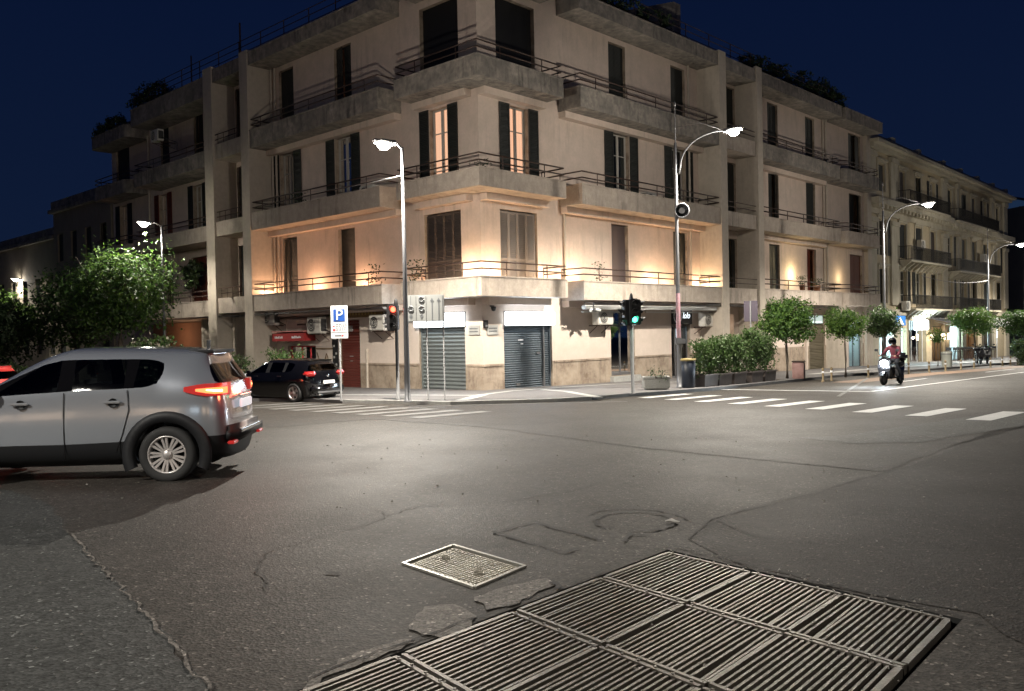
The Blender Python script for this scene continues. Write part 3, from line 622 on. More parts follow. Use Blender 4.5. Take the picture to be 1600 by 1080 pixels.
# roof terrace rails and the stair tower
q = MB()
for F, a, b, o in ((FL, 3.5, 27.5, .9), (FR, 4.6, 29.5, .9)):
    for h in (15.9, 16.2, 16.5): q.cyl(F.P(a, o, h), F.P(b, o, h), .02, n=5)
    k = int((b-a)/2)
    for i in range(k+1): q.cyl(F.P(a+(b-a)*i/k, o, 15.6), F.P(a+(b-a)*i/k, o, 16.52), .025, n=5)
    if F is FR: break
q.build('roof_railing', M['iron'], B1)
q = MB(); q.cyl(FL.P(15.9, .6, 15.4), FL.P(15.9, .6, 17.6), .05, n=6); q.cyl(FL.P(21, .6, 15.4), FL.P(21, .6, 17.2), .04, n=6); q.build('aerial_mast', M['iron'], B1)
q = MB(); q.add([FR.P(10.5, -1, 15.9), FR.P(15.5, -1, 15.9), FR.P(15.5, -1, 18.6), FR.P(14.9, -1, 18.6), FR.P(10.5, -1, 17.0), FR.P(10.5, -4, 15.9), FR.P(15.5, -4, 15.9), FR.P(15.5, -4, 18.6), FR.P(14.9, -4, 18.6), FR.P(10.5, -4, 17.0)],
    [(0, 1, 2, 3, 4), (5, 6, 7, 8, 9), (0, 1, 6, 5), (1, 2, 7, 6), (2, 3, 8, 7), (3, 4, 9, 8), (4, 0, 5, 9)]); q.build('stair_tower', M['concrete_old'], B1)
B1M = Matrix.Translation((-1.0794, 32.0, CZ)) @ Matrix.Rotation(R(46.5), 4, 'Z')
def onB1(o): o.matrix_world = B1M; return o
def placed(name, label, cat, F, s, o, z, group=None):
    """thing hung on the corner house: its own frame has x along the wall, -y outward"""
    p = B1M @ Vector(F.P(s, o, z))
    return thing(name, label, cat, p, R(46.5) if F is FR else R(46.5-90), group)
# for a thing on FL the wall runs along local -x
# ---------------------------------------------------------------- light boxes over the roller doors
for F, s, wd, lab in ((FR, 2.53, 2.78, 'glowing white light box sign over the right roller door of the corner'), (FL, 2.31, 2.84, 'glowing white light box sign over the left roller door, partly behind the lane panel')):
    t = placed('shop_sign', lab, 'light box sign', F, s, 0, 2.42, 'light boxes over the corner roller doors')
    q = MB(); q.bev(-wd/2, wd/2, -.2, -.03, .02, .55, .03); q.build('light_box', M['lightbox'], t)
    q = MB(); q.box(-wd/2, wd/2, -.03, .0, 0, .57); q.build('back_tray', M['grey_metal'], t)
    lamp('sign_glow', 'AREA', (0, -.25, .28), 60, (.6, .78, 1), (wd, .5), t, aim=(0, -1, 0))
    lamp('sign_spill', 'AREA', (0, -.2, .62), 5, (.62, .78, 1), (wd, .12), t, aim=(0, -.25, 1))
# street name plaques
for F, s, lab in ((FR, .5, 'pale marble street name plaque right of the corner edge'), (FL, .42, 'pinkish marble street name plaque left of the corner edge')):
    t = placed('street_plaque', lab, 'street sign', F, s, 0, 2.1, 'street name plaques at the corner')
    q = MB(); q.bev(-.3, .3, -.05, 0, 0, .36, .012); q.build('plaque', M['marble'], t)
    q = MB(); rng = random.Random(5)
    for r_ in (.22, .11):
        x = -.22
        while x < .2: a = .02+rng.random()*.03; q.box(x, x+a, -.056, -.05, r_, r_+.05); x += a+.015
    q.build('lettering', M['sign_mark'], t)
t = placed('intercom_box', 'small dark box fixed on the corner edge between the plaques', 'alarm box', FR, .08, 0, 2.35); q = MB(); q.bev(-.06, .14, -.1, 0, 0, .3, .015); q.build('casing', M['black_plastic'], t); q = MB(); q.box(-.02, .1, -.112, -.1, .05, .12); q.build('grille', M['grey_metal'], t)
t = placed('security_camera', 'small white camera pair under the right corner of the wing balcony', 'camera', FR, 5.4, 1.0, 3.0)
q = MB(); q.cyl((-.15, 0, .05), (-.35, -.12, 0), .06); q.build('camera_body', M['white'], t); q = MB(); q.cyl((.1, 0, .05), (.32, -.1, 0), .06); q.build('camera_body', M['white'], t); q = MB(); q.cyl((0, 0, 0), (0, 0, .35), .03); q.box(-.2, .2, -.03, .03, .05, .1); q.build('bracket', M['grey_metal'], t)
t = placed('security_camera', 'small grey dome camera under the corner balcony beside the edge', 'camera', FR, .45, .15, 3.1)
q = MB(); q.lathe([(0, -.12), (.07, -.1), (.1, 0), (.1, .05), (0, .05)], 12); q.build('dome', M['black_plastic'], t); q = MB(); q.box(-.05, .05, 0, .15, .05, .1); q.build('bracket', M['grey_metal'], t)
# ---------------------------------------------------------------- air conditioners
def aircon(label, F, s, z, w=1.0, h=.66, o=.42, group='air conditioners on the corner house', root=None):
    t = placed('air_conditioner', label, 'air conditioner', F, s, 0, z, group)
    d = .36
    q = MB(); q.bev(-w/2, w/2, -o-d/2, -o+d/2, 0, h, .03); q.build('casing', M['ac'], t)
    q = MB(); q.cyl((-w*.14, -o-d/2-.002, h/2), (-w*.14, -o-d/2-.02, h/2), h*.40, n=20); q.build('fan_grille', M['acgrille'], t)
    q = MB(); q.box(w/2, w/2+.004, -o-d/2+.04, -o+d/2-.04, .1, h-.1); q.build('side_vent', M['acgrille'], t)
    q = MB()
    for r in (.1, .2, .3): q.lathe([(h*r*1.3-.008, 0), (h*r*1.3, .01), (h*r*1.3+.008, 0)], 20, 0, Matrix.Translation((-w*.14, -o-d/2-.025, h/2)) @ Matrix.Rotation(R(90), 4, 'X'))
    q.build('fan_guard', M['ac'], t)
    q = MB()
    for x in (-w/2+.12, w/2-.12): q.box(x-.02, x+.02, -o-d/2+.02, 0, -.05, -.003); q.cyl((x, -.02, -.35), (x, -o, -.05), .015, n=5)
    q.build('bracket', M['iron'], t)
    q = MB(); q.tube([(w/2-.05, -o, .2), (w/2+.12, -o+.05, .15), (w/2+.14, -.04, .0), (w/2+.1, -.04, -.5)], .022, 6); q.build('hose', M['black_plastic'], t)
    return t
aircon('white air conditioner on the plaster between the red door and the corner', FL, 5.6, 2.36)
aircon('white air conditioner right of the red shop awning', FL, 10.15, 2.3, 1.05, .74)
aircon('white air conditioner left of the red shop awning', FL, 13.95, 2.75, 1.0, .72)
aircon('white air conditioner beside the ring sign of the dark shop', FR, 6.75, 2.42, 1.05, .6)
aircon('white air conditioner over the hedge, above a peeling wall', FR, 15.0, 2.28, .95, .66, o=.5)
aircon('air conditioner high on the left wing between two top floor doors', FL, 24.6, 13.2, .9, .65, o=.9)
# wooden fascia board with faded lettering over the red door
t = placed('fascia_board', 'brown wooden name board above the red door', 'sign', FL, 7.1, 0, 2.95)
q = MB(); q.bev(-1.25, 1.25, -.12, -.02, 0, .36, .02); q.build('board', mat('ochre_board', (.16, .10, .035), .6, var=(5, .5, (.1, .06, .02))), t)
q = MB(); rng = random.Random(8)
for i in range(9): x = -1.0+i*.22; q.box(x, x+.1, -.128, -.12, .1, .24); q.box(x+.02, x+.14, -.128, -.12, .2, .24)
q.build('lettering', mat('faded_gold', (.28, .2, .06), .6), t)
# red awning of the small cash shop
t = placed('shop_awning', 'red box awning over the small lit shop, behind the black hatchback', 'awning', FL, 12.25, 0, 1.98)
q = MB(); q.add([(-1.35, 0, .42), (1.35, 0, .42), (1.35, -.62, .36), (-1.35, -.62, .36), (-1.35, 0, .0), (1.35, 0, .0), (1.35, -.62, 0), (-1.35, -.62, 0)], [(0, 1, 2, 3), (3, 2, 6, 7), (0, 3, 7, 4), (1, 2, 6, 5)]); q.build('awning_cover', mat('red_awning_cloth', (.30, .02, .02), .6, var=(3, .3, (.2, .015, .015))), t)
q = MB(); rng = random.Random(3)
for x0, n in ((-1.1, 6), (.35, 7)):
    for i in range(n): a = .06+rng.random()*.04; q.box(x0+i*.115, x0+i*.115+a, -.628, -.622, .13, .13+.07+rng.random()*.05)
q.build('lettering', M['sign_white'], t)
q = MB(); q.box(-1.37, 1.37, -.64, 0, .43, .47); q.build('top_rail', mat('pink_trim', (.5, .2, .18), .5), t)
# black sign with a ring and white script over the shop behind the pole
def text(s, size, loc, parent, m, rot=(R(90), 0, 0), name='lettering', ext=.004, shear=0):
    c = bpy.data.curves.new(name, 'FONT'); c.body = s; c.size = size; c.extrude = ext; c.align_x = 'CENTER'; c.align_y = 'CENTER'; c.shear = shear
    o = bpy.data.objects.new('tmp', c); col.objects.link(o); bpy.context.view_layer.update()
    me = bpy.data.meshes.new_from_object(o.evaluated_get(bpy.context.evaluated_depsgraph_get())); bpy.data.objects.remove(o)
    me.materials.clear(); me.materials.append(m); r = bpy.data.objects.new(name, me); col.objects.link(r); r.parent = parent; r.location = loc; r.rotation_euler = rot
    return r
t = placed('shop_sign', 'black sign with pale ring and white script behind the stickered lamp pole', 'shop sign', FR, 13.46, 0, 2.4)
q = MB(); q.bev(-.86, .86, -.12, -.02, 0, .78, .02); q.build('board', M['black_plastic'], t)
q = MB(); q.tube([(-.45+.33*math.cos(a*.3), -.13, .4+.33*math.sin(a*.3)) for a in range(22)], .022, 6); q.build('ring', M['sign_white'], t)
text('lolo', .42, (.3, -.125, .42), t, emis('script_glow', (.85, .95, 1), 1.2), shear=.3)
q = MB(); q.bev(-.2, .8, -.3, -.22, .72, .78, .01); q.build('strip_lamp', emis('strip_lamp_glow', (1, 1, 1), 6), t)
t = placed('shop_sign', 'pale ring shaped sign hanging over the dark cafe window', 'shop sign', FR, 8.6, 0, 2.75)
q = MB(); q.tube([(.32*math.cos(a*.2618), -.2, .32*math.sin(a*.2618)) for a in range(25)], .03, 6); q.build('ring', M['sign_grey'], t)
q = MB(); q.cyl((0, -.19, 0), (0, -.2, 0), .29, n=24); q.cyl((0, -.2, .3), (0, 0, .3), .02); q.build('disc', M['black_plastic'], t)
# ================================================================== ornate older building down the right street
B2 = thing('old_townhouse', 'ornate cream three storey townhouse with pilasters, cornice and iron balconies beyond the corner house', 'building', (24.39, 58.839, -0.664), R(48))
M['b2'] = mat('townhouse_render', (0.50, 0.42, 0.28), .85, var=[(.5, .5, (.36, .31, .22)), (4, .4, (.30, .26, .19))], streak=(.6, (.13, .11, .09)), bump=(10, .3))
M['b2trim'] = mat('townhouse_trim', (0.46, 0.42, 0.33), .8, var=[(1.5, .6, (.33, .3, .23))], streak=(.6, (.15, .13, .1)), bump=(8, .3))
cs = [2.7, 7.0, 10.7, 14.4, 19.1, 23.2, 26.5, 30.4, 35.2]
ops2 = []
WX = []
for i, c in enumerate(cs):
    for j, (za, zb) in enumerate(((3.75, 6.15), (7.1, 9.6), (11.6, 13.5))):
        hw = .78 if j < 2 else .68
        ops2.append((c-hw, c+hw, za, zb)); WX.append((c-hw, c+hw, za, zb, i, j))
shops2 = [(.4, 7.7, -2.0, 1.95, 1), (8.3, 12.4, -2.1, 2.5, 2), (13.8, 17.2, -2.2, 2.0, 3), (18.6, 22.6, -2.2, 2.0, 4), (23.8, 27.6, -2.3, 2.0, 5), (29.2, 33.2, -2.4, 1.9, 6)]
ops2 += [s[:4] for s in shops2]
mb = MB(); wall(mb, FR, 0, 38.8, -3.2, 15, ops2, depth=.35, mz=[(2.7, 0)])
for a, b, c, d in ((0, 0, 0, 12), (38.8, 0, 38.8, 12), (0, 12, 38.8, 12)):
    mb.add([(a, b, -3.2), (c, d, -3.2), (c, d, 15), (a, b, 15)], [(0, 1, 2, 3)])
mb.add([(0, 0, 15), (38.8, 0, 15), (38.8, 12, 15), (0, 12, 15)], [(0, 1, 2, 3)]); mb.build('wall', M['b2'], B2, recalc=False)
for a, b in ((0, 1.3), (4.3, 5.8), (16.7, 18.0), (20.9, 21.5), (32.6, 33.4), (37.4, 38.8)):
    q = MB(); FR.box(q, a, b, 0, .18, -3, 2.8); FR.box(q, a, b, 0, .14, 3.6, 9.6); FR.box(q, a, b, 0, .14, 10.95, 14.0); FR.box(q, a-.06, b+.06, 0, .24, 9.3, 9.62); FR.box(q, a-.06, b+.06, 0, .24, 13.8, 14.2); q.build('pilaster', M['b2trim'], B2)
q = MB()
FR.box(q, 0, 38.8, 0, .35, 2.85, 3.1); FR.box(q, 0, 38.8, 0, .2, 3.1, 3.3)
FR.box(q, 0, 38.8, 0, .15, 9.9, 10.4); FR.box(q, 0, 17.9, 0, .75, 10.5, 10.9); FR.box(q, 18, 39.1, 0, .75, 10.3, 10.75)
for i in range(48): s = .5+i*.8; FR.box(q, s, s+.3, .0, .6, 10.1 if s > 18 else 10.25, 10.3 if s > 18 else 10.5)
FR.box(q, -.1, 39.2, 0, .5, 14.3, 14.55); FR.box(q, -.2, 39.4, 0, .85, 14.55, 14.8)
FR.box(q, 0, 38.8, -.2, .12, 14.8, 15.4)
for s in (0, 4.6, 10.5, 16.9, 22, 27.5, 33, 38.2): FR.box(q, s, s+.6, -.25, .2, 14.8, 15.65)
q.build('cornice', M['b2trim'], B2)
for a, b, c, d, i, j in WX:
    kd = 'open' if (i in (2, 4) and j == 0) or (i + j) % 4 == 1 else 'closed'
    if kd == 'open' : win(FR, B2, a, b, c, d, 'open', mt='shutter_dark', o=0)
    else: win(FR, B2, a, b, c, d, 'closed', mt='shutter_dark' if (i*3+j) % 5 else 'shutter_brown')
    q = MB(); FR.box(q, a-.14, a-.005, 0, .07, c, d+.1); FR.box(q, b+.005, b+.14, 0, .07, c, d+.1); FR.box(q, a-.3, b+.3, 0, .2, d+.22, d+.36); FR.box(q, a-.2, b+.2, 0, .1, d+.1, d+.22); q.build('window_surround', M['b2trim'], B2)
def ironbalc(s0, s1, z, h=1.0, pr=.95, solid=False):
    q = MB(); FR.box(q, s0, s1, 0, pr, z-.14, z)
    n = max(2, int((s1-s0)/1.1))
    for i in range(n+1):
        s = s0+.15+(s1-s0-.5)*i/n; q.add([FR.P(s, 0, z-.14), FR.P(s, pr-.1, z-.14), FR.P(s, .05, z-.75), FR.P(s+.2, 0, z-.14), FR.P(s+.2, pr-.1, z-.14), FR.P(s+.2, .05, z-.75)], [(0, 1, 2), (3, 4, 5), (1, 4, 5, 2), (0, 3, 4, 1)])
    b = q.build('balcony', M['b2trim'], B2)
    r = MB()
    for hh in (.05, h): FR.box(r, s0, s1, pr-.05, pr-.01, z+hh-.02, z+hh+.02); FR.box(r, s0, s0+.04, 0, pr, z+hh-.02, z+hh+.02); FR.box(r, s1-.04, s1, 0, pr, z+hh-.02, z+hh+.02)
    k = int((s1-s0)/.11)
    for i in range(k+1): s = s0+(s1-s0-.02)*i/k; FR.box(r, s, s+.02, pr-.04, pr-.02, z, z+h)
    for i in range(8): o = pr*i/8; FR.box(r, s0, s0+.02, o, o+.02, z, z+h)
    r.build('railing', M['iron_black'], b)
for s0, s1, z in ((6.0, 16.0, 6.9), (18.6, 32.2, 6.6), (5.9, 16.0, 10.95), (18.4, 31.8, 10.8), (6.9, 16.2, 3.35), (18.4, 32.3, 3.35)): ironbalc(s0, s1, z)
for a, b, c, d, k in shops2:
    if k in (1, 2, 4):
        w_ = shopfront(FR, a, b, c, d, B2, o=-.3, posts=[a+(b-a)*t for t in (.33, .66)], mt='white', rm=M['room_white'])
        light_in(FR, (a+b)/2, -1.3, d-.5, 2600 if k < 3 else 900, (.72, .94, 1.0), B2, .3)
    elif k == 3:
        w_ = shopfront(FR, a, b, c, d, B2, o=-.3, posts=[(a+b)/2], mt='grey_metal', rm=M['room_warm']); light_in(FR, (a+b)/2, -1.0, d-.5, 90, (1, .75, .5), B2, .3)
    elif k == 5: w_ = shopfront(FR, a, b, c, d, B2, o=-.3, posts=[(a+b)/2], mt='shutter_brown', rm=M['room_warm']); light_in(FR, (a+b)/2, -1.0, d-.5, 80, (1, .6, .3), B2, .3)
    else: w_ = shopfront(FR, a, b, c, d, B2, o=-.3, posts=[(a+b)/2], mt='shutter_brown', rm=M['room_warm']); light_in(FR, (a+b)/2, -1.0, d-.5, 40, (.8, .9, 1), B2, .3)
B2M = Matrix.Translation(B2.location) @ Matrix.Rotation(R(48), 4, 'Z')
def onB2(name, label, cat, s, o, z, group=None): return thing(name, label, cat, B2M @ Vector(FR.P(s, o, z)), R(48), group)
def actree(label, s, z): 
    t = aircon(label, FR, 0, 0, .95, .7, group='air conditioners on the old townhouse'); t.location = B2M @ Vector(FR.P(s, 0, z)); t.rotation_euler = (0, 0, R(48)); return t
actree('air conditioner over the second floor balcony of the townhouse, nearest its left end', 10.0, 7.9)
actree('air conditioner over the second floor balcony of the townhouse, towards its middle', 28.2, 7.8)
actree('air conditioner on the first floor railing of the townhouse beside the tall lamp', 6.3, 3.2)
t = onB2('shop_sign', 'glowing white sign over the bright white shop of the townhouse', 'light box sign', 10.6, 0, 1.75); q = MB(); q.bev(-1.5, 1.5, -.3, -.05, 0, .75, .05); q.build('light_box', M['lightbox'], t); q = MB(); q.box(-1.5, 1.5, -.05, 0, 0, .7); q.build('back_tray', M['grey_metal'], t)
lamp('sign_glow', 'AREA', (0, -.4, .3), 420, (.75, .93, 1), (3, .7), t, aim=(0, -1, .15))
lamp('sign_up', 'AREA', (0, -.2, .8), 160, (.75, .93, 1), (3, .2), t, aim=(0, -.3, 1))
# awning of the bar
t = onB2('bar_awning', 'long dark awning with white front bar over the bar terrace', 'awning', 19.5, 0, 2.3)
q = MB(); q.add([(-6.5, 0, .35), (4.3, 0, .35), (4.3, -2.6, -.35), (-6.5, -2.6, -.35), (-6.5, -2.6, -.55), (4.3, -2.6, -.55)], [(0, 1, 2, 3), (3, 2, 5, 4)]); q.build('awning_cloth', mat('dark_awning_cloth', (.05, .05, .055), .8), t)
q = MB(); q.box(-6.5, 4.3, -2.66, -2.58, -.36, -.26); q.box(-6.5, 4.3, -.12, 0, .3, .45)
for x in (-5, 0, 4): q.tube([(x, -.1, .1), (x+.1, -1.3, -.25), (x, -2.6, -.3)], .03, 5)
q.build('awning_frame', M['white'], t)
t = onB2('parasol', 'white lit parasol top at the right end of the bar awning', 'parasol', 25.6, 2.0, -2.2)
q = MB(); q.lathe([(0.02, 4.9), (1.8, 4.2), (1.8, 4.05)], 8, 0, None, False); q.build('canopy', mat('white_canvas', (.8, .82, .8), .8), t); q = MB(); q.cyl((0, 0, 0), (0, 0, 4.9), .04); q.build('parasol_pole', M['white'], t)
lamp('terrace_lamp', 'POINT', (0, -.3, 3.4), 70, (.85, .95, 1), .1, t)
for i, s in enumerate((13.2, 16.0, 17.6)):
    t = onB2('wall_lantern', ['warm wall lantern left of the bar awning', 'warm wall lantern under the middle of the bar awning', 'warm wall lantern under the right part of the bar awning'][i], 'lantern', s, .12, .9, 'lanterns on the bar front'); q = MB(); q.bev(-.13, .13, -.26, 0, 0, .5, .03); q.build('lantern_glass', emis('lantern_glow', (1, .85, .6), 9), t); q = MB(); q.bev(-.16, .16, -.28, .02, .51, .57, .01); q.build('cap', M['iron'], t)
    lamp('lantern_light', 'POINT', (0, -.5, .2), 18, (1, .7, .42), .08, t)
# small tables and stools of the bar terrace
def bar_table():
    t = thing('bar_table', 'tall dark bar table under the long awning', 'table', group='tables on the bar terrace'); q = MB(); q.bev(-.35, .35, -.35, .35, 1.02, 1.08, .01); q.build('tabletop', M['black_plastic'], t)
    for x, y in ((-.3, -.3), (.3, -.3), (-.3, .3), (.3, .3)): q = MB(); q.cyl((x, y, 0), (x, y, 1.02), .022, n=6); q.build('leg', M['iron'], t)
    return t
def bar_stool():
    t = thing('bar_stool', 'dark bar stool at the tables under the long awning', 'stool', group='stools on the bar terrace'); q = MB(); q.bev(-.19, .19, -.19, .19, .74, .79, .01); q.build('seat', M['black_plastic'], t)
    for x, y in ((-.17, -.17), (.17, -.17), (-.17, .17), (.17, .17)): q = MB(); q.cyl((x, y, 0), (x*.8, y*.8, .74), .016, n=6); q.build('leg', M['iron'], t)
    q = MB(); q.bev(-.19, .19, .16, .19, .85, 1.08, .01); q.cyl((-.15, .17, .75), (-.15, .17, .9), .012, n=5); q.cyl((.15, .17, .75), (.15, .17, .9), .012, n=5); q.build('backrest', M['black_plastic'], t)
    return t
ORD = ['first', 'second', 'third', 'fourth', 'fifth', 'sixth', 'seventh', 'eighth', 'ninth', 'tenth', 'eleventh', 'twelfth', 'thirteenth', 'fourteenth', 'last']
p1, p2 = bar_table(), bar_stool(); n1 = n2 = 0
def pz(x, y): return gz(x, y)+.10
for k in range(7):
    s = 14.0+k*1.9; p = B2M @ Vector(FR.P(s, 1.6, 0)); o = p1 if k == 0 else copy_tree(p1); o.location = (p.x, p.y, pz(p.x, p.y)); o.rotation_euler = (0, 0, R(48)); n1 += 1; o['label'] = '%s tall bar table from the left under the long awning' % ORD[k]
    for d in (-.6, .6):
        p = B2M @ Vector(FR.P(s+d, 1.5+.2*d, 0)); o = p2 if n2 == 0 else copy_tree(p2); o['label'] = 'dark bar stool on the %s side of the %s bar table from the left' % ('left' if d < 0 else 'right', ORD[k]); n2 += 1; o.location = (p.x, p.y, pz(p.x, p.y)); o.rotation_euler = (0, 0, R(48)+(1.57 if d < 0 else -1.57))
# ================================================================== lower house beyond the left wing, and the dark ends of both streets
def plain_house(name, label, loc, rz, L, Dp, H, wm, rows, cols, zf=3.6, first=.8, kind='closed', op=1.1, oh=2.0, cornice=True, mt='shutter_dark', F=FR, base=-3):
    t = thing(name, label, 'building', loc, rz); ops = []
    for i in range(cols):
        for j in range(rows):
            c = L*(i+.5)/cols; z = first+zf*j
            if z+oh < H-.3: ops.append((c-op/2, c+op/2, z, z+oh))
    q = MB(); wall(q, F, 0, L, base, H, ops, depth=.2)
    s = 1
    def X(a, b): return (a, b) if F is FR else (b, a)
    for (a, b), (c, d) in (((0, 0), (0, Dp)), ((L, 0), (L, Dp)), ((0, Dp), (L, Dp))):
        p, r = X(a, b), X(c, d); q.add([(*p, base), (*r, base), (*r, H), (*p, H)], [(0, 1, 2, 3)])
    q.add([(*X(0, 0), H), (*X(L, 0), H), (*X(L, Dp), H), (*X(0, Dp), H)], [(0, 1, 2, 3)]); q.build('wall', wm, t, recalc=False)
    for a, b, c, d in ops: win(F, t, a, b, c, d, kind, mt=mt)
    if cornice: q = MB(); F.box(q, -.1, L+.1, -.1, .35, H-.35, H-.1); F.box(q, 0, L, -.05, .15, H, H+.5); q.build('cornice', M['concrete_old'], t)
    return t
M['b3'] = mat('drab_plaster', (0.27, 0.23, 0.18), .85, var=[(.7, .6, (.2, .17, .13))], streak=(.6, (.1, .09, .08)), bump=(10, .3))
vl = (-26.055, 56.528, -0.664)
B3 = plain_house('terraced_house', 'lower drab three storey house beyond the left wing, over the lit tree', vl, R(46.5), 10.4, 10, 11.9, M['b3'], 3, 4, zf=3.9, first=.2, F=FL)
plain_house('terraced_house', 'dark far house at the left end of the left street', (-33.758, 64.39, -0.664), R(46.5), 26, 10, 10.2, M['b3'], 2, 9, zf=3.9, first=1.2, F=FL, base=-4)
M['room_lit'] = emis('warm_shop_glow', (1, .72, .5), 1.3); M['room_lit2'] = emis('white_shop_glow', (.8, .92, 1), 1.5)
M['night'] = mat('unlit_concrete', (0.06, 0.062, 0.07), .9, var=(.5, .5, (.04, .042, .05)))
plain_house('office_block', 'dark modern block closing the view at the far right with one blue lit top corner', (59.184, 97.482, -0.664), R(48-35), 40, 12, 15.5, M['night'], 4, 10, zf=4, first=0, kind='blind', mt='dark', base=-5)
plain_house('terraced_house', 'unlit house across the left street behind the dark trees', (-74, 52, -1.5), R(-35), 30, 12, 9, M['night'], 2, 8, zf=3.8, first=1, kind='blind', mt='dark', base=-4)
# bluish lit penthouse corner on the dark block, blue light put into its colour
t = thing('rooftop_cabin', 'small bluish lit cabin on the roof of the dark far right block', 'rooftop cabin', (64.5, 111, 14.2), R(35))
q = MB(); q.box(0, 7, 0, 5, 0, 3.2); q.build('wall', mat('blue_lit_panel', (.05, .12, .3), .6, emit=(.05, (.15, .35, .8))), t); q = MB(); q.box(-.3, 7.3, -.3, 5.3, 3.2, 3.45); q.build('roof', M['night'], t); q = MB(); q.box(2, 3.2, -.04, -.003, .8, 2.4); q.build('window', M['dark'], t)

# the houses behind the viewer: unseen, but the lamps light them and the cars and steel mirror them
nb = plain_house('apartment_building', 'pale apartment block on the near side of the crossing, behind the viewer', (-44, -15, -.2), 0, 84, 8, 13, M['b3'], 3, 20, zf=3.9, first=4.2, kind='closed', cornice=False)
nb.scale = (1, -1, 1)
for i in range(14):
    q = MB(); q.box(-.0+2+i*5.8, 5.6+i*5.8, -.06, -.02, .3, 2.7); o = q.build('lit_shop_window', M['room_lit'] if i % 3 else M['room_lit2'], nb)

# odds and ends on the balconies
def pot(label, F, s, o, z, r=.16, h=.3, ph=.5, seed=0, m='leaf_dark'):
    t = placed('potted_plant', label, 'potted plant', F, s, o, z); q = MB(); q.lathe([(0, 0), (r*.7, 0), (r, h), (r*1.08, h), (r*1.08, h+.03), (0, h)], 12); q.build('pot', M['terracotta'], t)
    q = MB(); rng = random.Random(seed)
    for k in range(90): p = Vector((rng.gauss(0, r*.8), rng.gauss(0, r*.8), h+.05+rng.random()*ph)); a = Vector((rng.uniform(-1, 1), rng.uniform(-1, 1), rng.uniform(-.3, 1))).normalized(); b = a.orthogonal().normalized(); L = .13; q.add([p-a*L/2, p+b*L*.22, p+a*L/2, p-b*L*.22], [(0, 1, 2), (0, 2, 3)])
    q.build('foliage', M[m], t, recalc=False)
M['terracotta'] = mat('terracotta', (.2, .09, .05), .8, var=(3, .4, (.14, .07, .05)))
pot('potted plant on the first floor balcony right of the pillars, nearer the pillars', FR, 24.6, 1.0, 4.23, seed=1)
pot('potted plant on the first floor balcony right of the pillars, beside the red shutter', FR, 26.6, 1.0, 4.23, .2, .3, .4, seed=2)
pot('trailing plant at the left end of the right wing first floor balcony', FR, 5.9, .9, 3.65, .2, .45, .9, seed=3)
pot('trailing plant at the near end of the left wing first floor balcony', FL, 5.3, .9, 3.65, .22, .45, .9, seed=4)
pot('trailing plant at the far end of the corner first floor balcony, on the left street', FL, 2.7, .9, 3.7, .22, .45, .85, seed=5)
pot('plant on the second floor balcony of the left wing', FL, 10.6, .9, 7.5, .2, .45, .7, seed=6)
pot('low plant on the second floor balcony of the right wing between its two windows', FR, 11.3, .9, 7.5, .2, .45, .7, seed=7)
pot('plant on the corner of the second floor balcony', FR, -.6, .7, 7.6, .2, .35, .4, seed=8)
aircon('air conditioner standing on the second floor balcony of the right wing', FR, 10.2, 7.75, .9, .6, o=.5)
aircon('air conditioner standing on the second floor balcony of the left wing', FL, 6.0, 7.75, .9, .6, o=.5)
# ================================================================== GROUND
def sheet(name, pts, dz, m, kind='structure', holes=None, label=None):
    """flat sheet that follows the slope of the crossing"""
    loops = [[Vector((x, y, 0)) for x, y in pts]]+[[Vector((x, y, 0)) for x, y in h] for h in (holes or [])]
    vs = [p for l in loops for p in l]; tr = tessellate_polygon(loops)
    q = MB(); q.add([(v.x, v.y, gz(v.x, v.y)+dz) for v in vs], [tuple(t) for t in tr])
    for i, f in enumerate(q.f):
        a, b, c = [q.v[k] for k in f]
        if (b-a).cross(c-a).z < 0: q.f[i] = f[::-1]
    o = q.build(name, M[m] if isinstance(m, str) else m, recalc=False); o['kind'] = kind; return o
A0 = Vector((1.13, 6.36)); E1 = Vector((.5890, -.8081)); E2 = Vector((-.6369, -.7710))
def GP(a, b): p = A0+E1*a+E2*b; return (p.x, p.y)
GW, GH = 2.10, 3.62
hole = [GP(-.04, -.04), GP(GW+.04, -.04), GP(GW+.04, GH+.04), GP(-.04, GH+.04)]
mh = [(-0.81, 6.14), (-0.49, 6.70), (0.06, 5.99), (-0.27, 5.47)]
sheet('road', [(-500, -80), (500, -80), (500, 700), (-500, 700)], 0, 'asphalt', holes=[hole, mh])
def jag(pts, amp=.05, step=.35, seed=1):
    rng = random.Random(seed); out = []
    for i in range(len(pts)):
        a = Vector(pts[i]); b = Vector(pts[(i+1) % len(pts)]); L = (b-a).length; k = max(1, min(60, int(L/step))); n = Vector((-(b-a).y, (b-a).x)).normalized()
        for j in range(k):
            p = a+(b-a)*(j/k)+(n*rng.uniform(-amp, amp) if j else Vector((0, 0))); out.append((p.x, p.y))
    return out
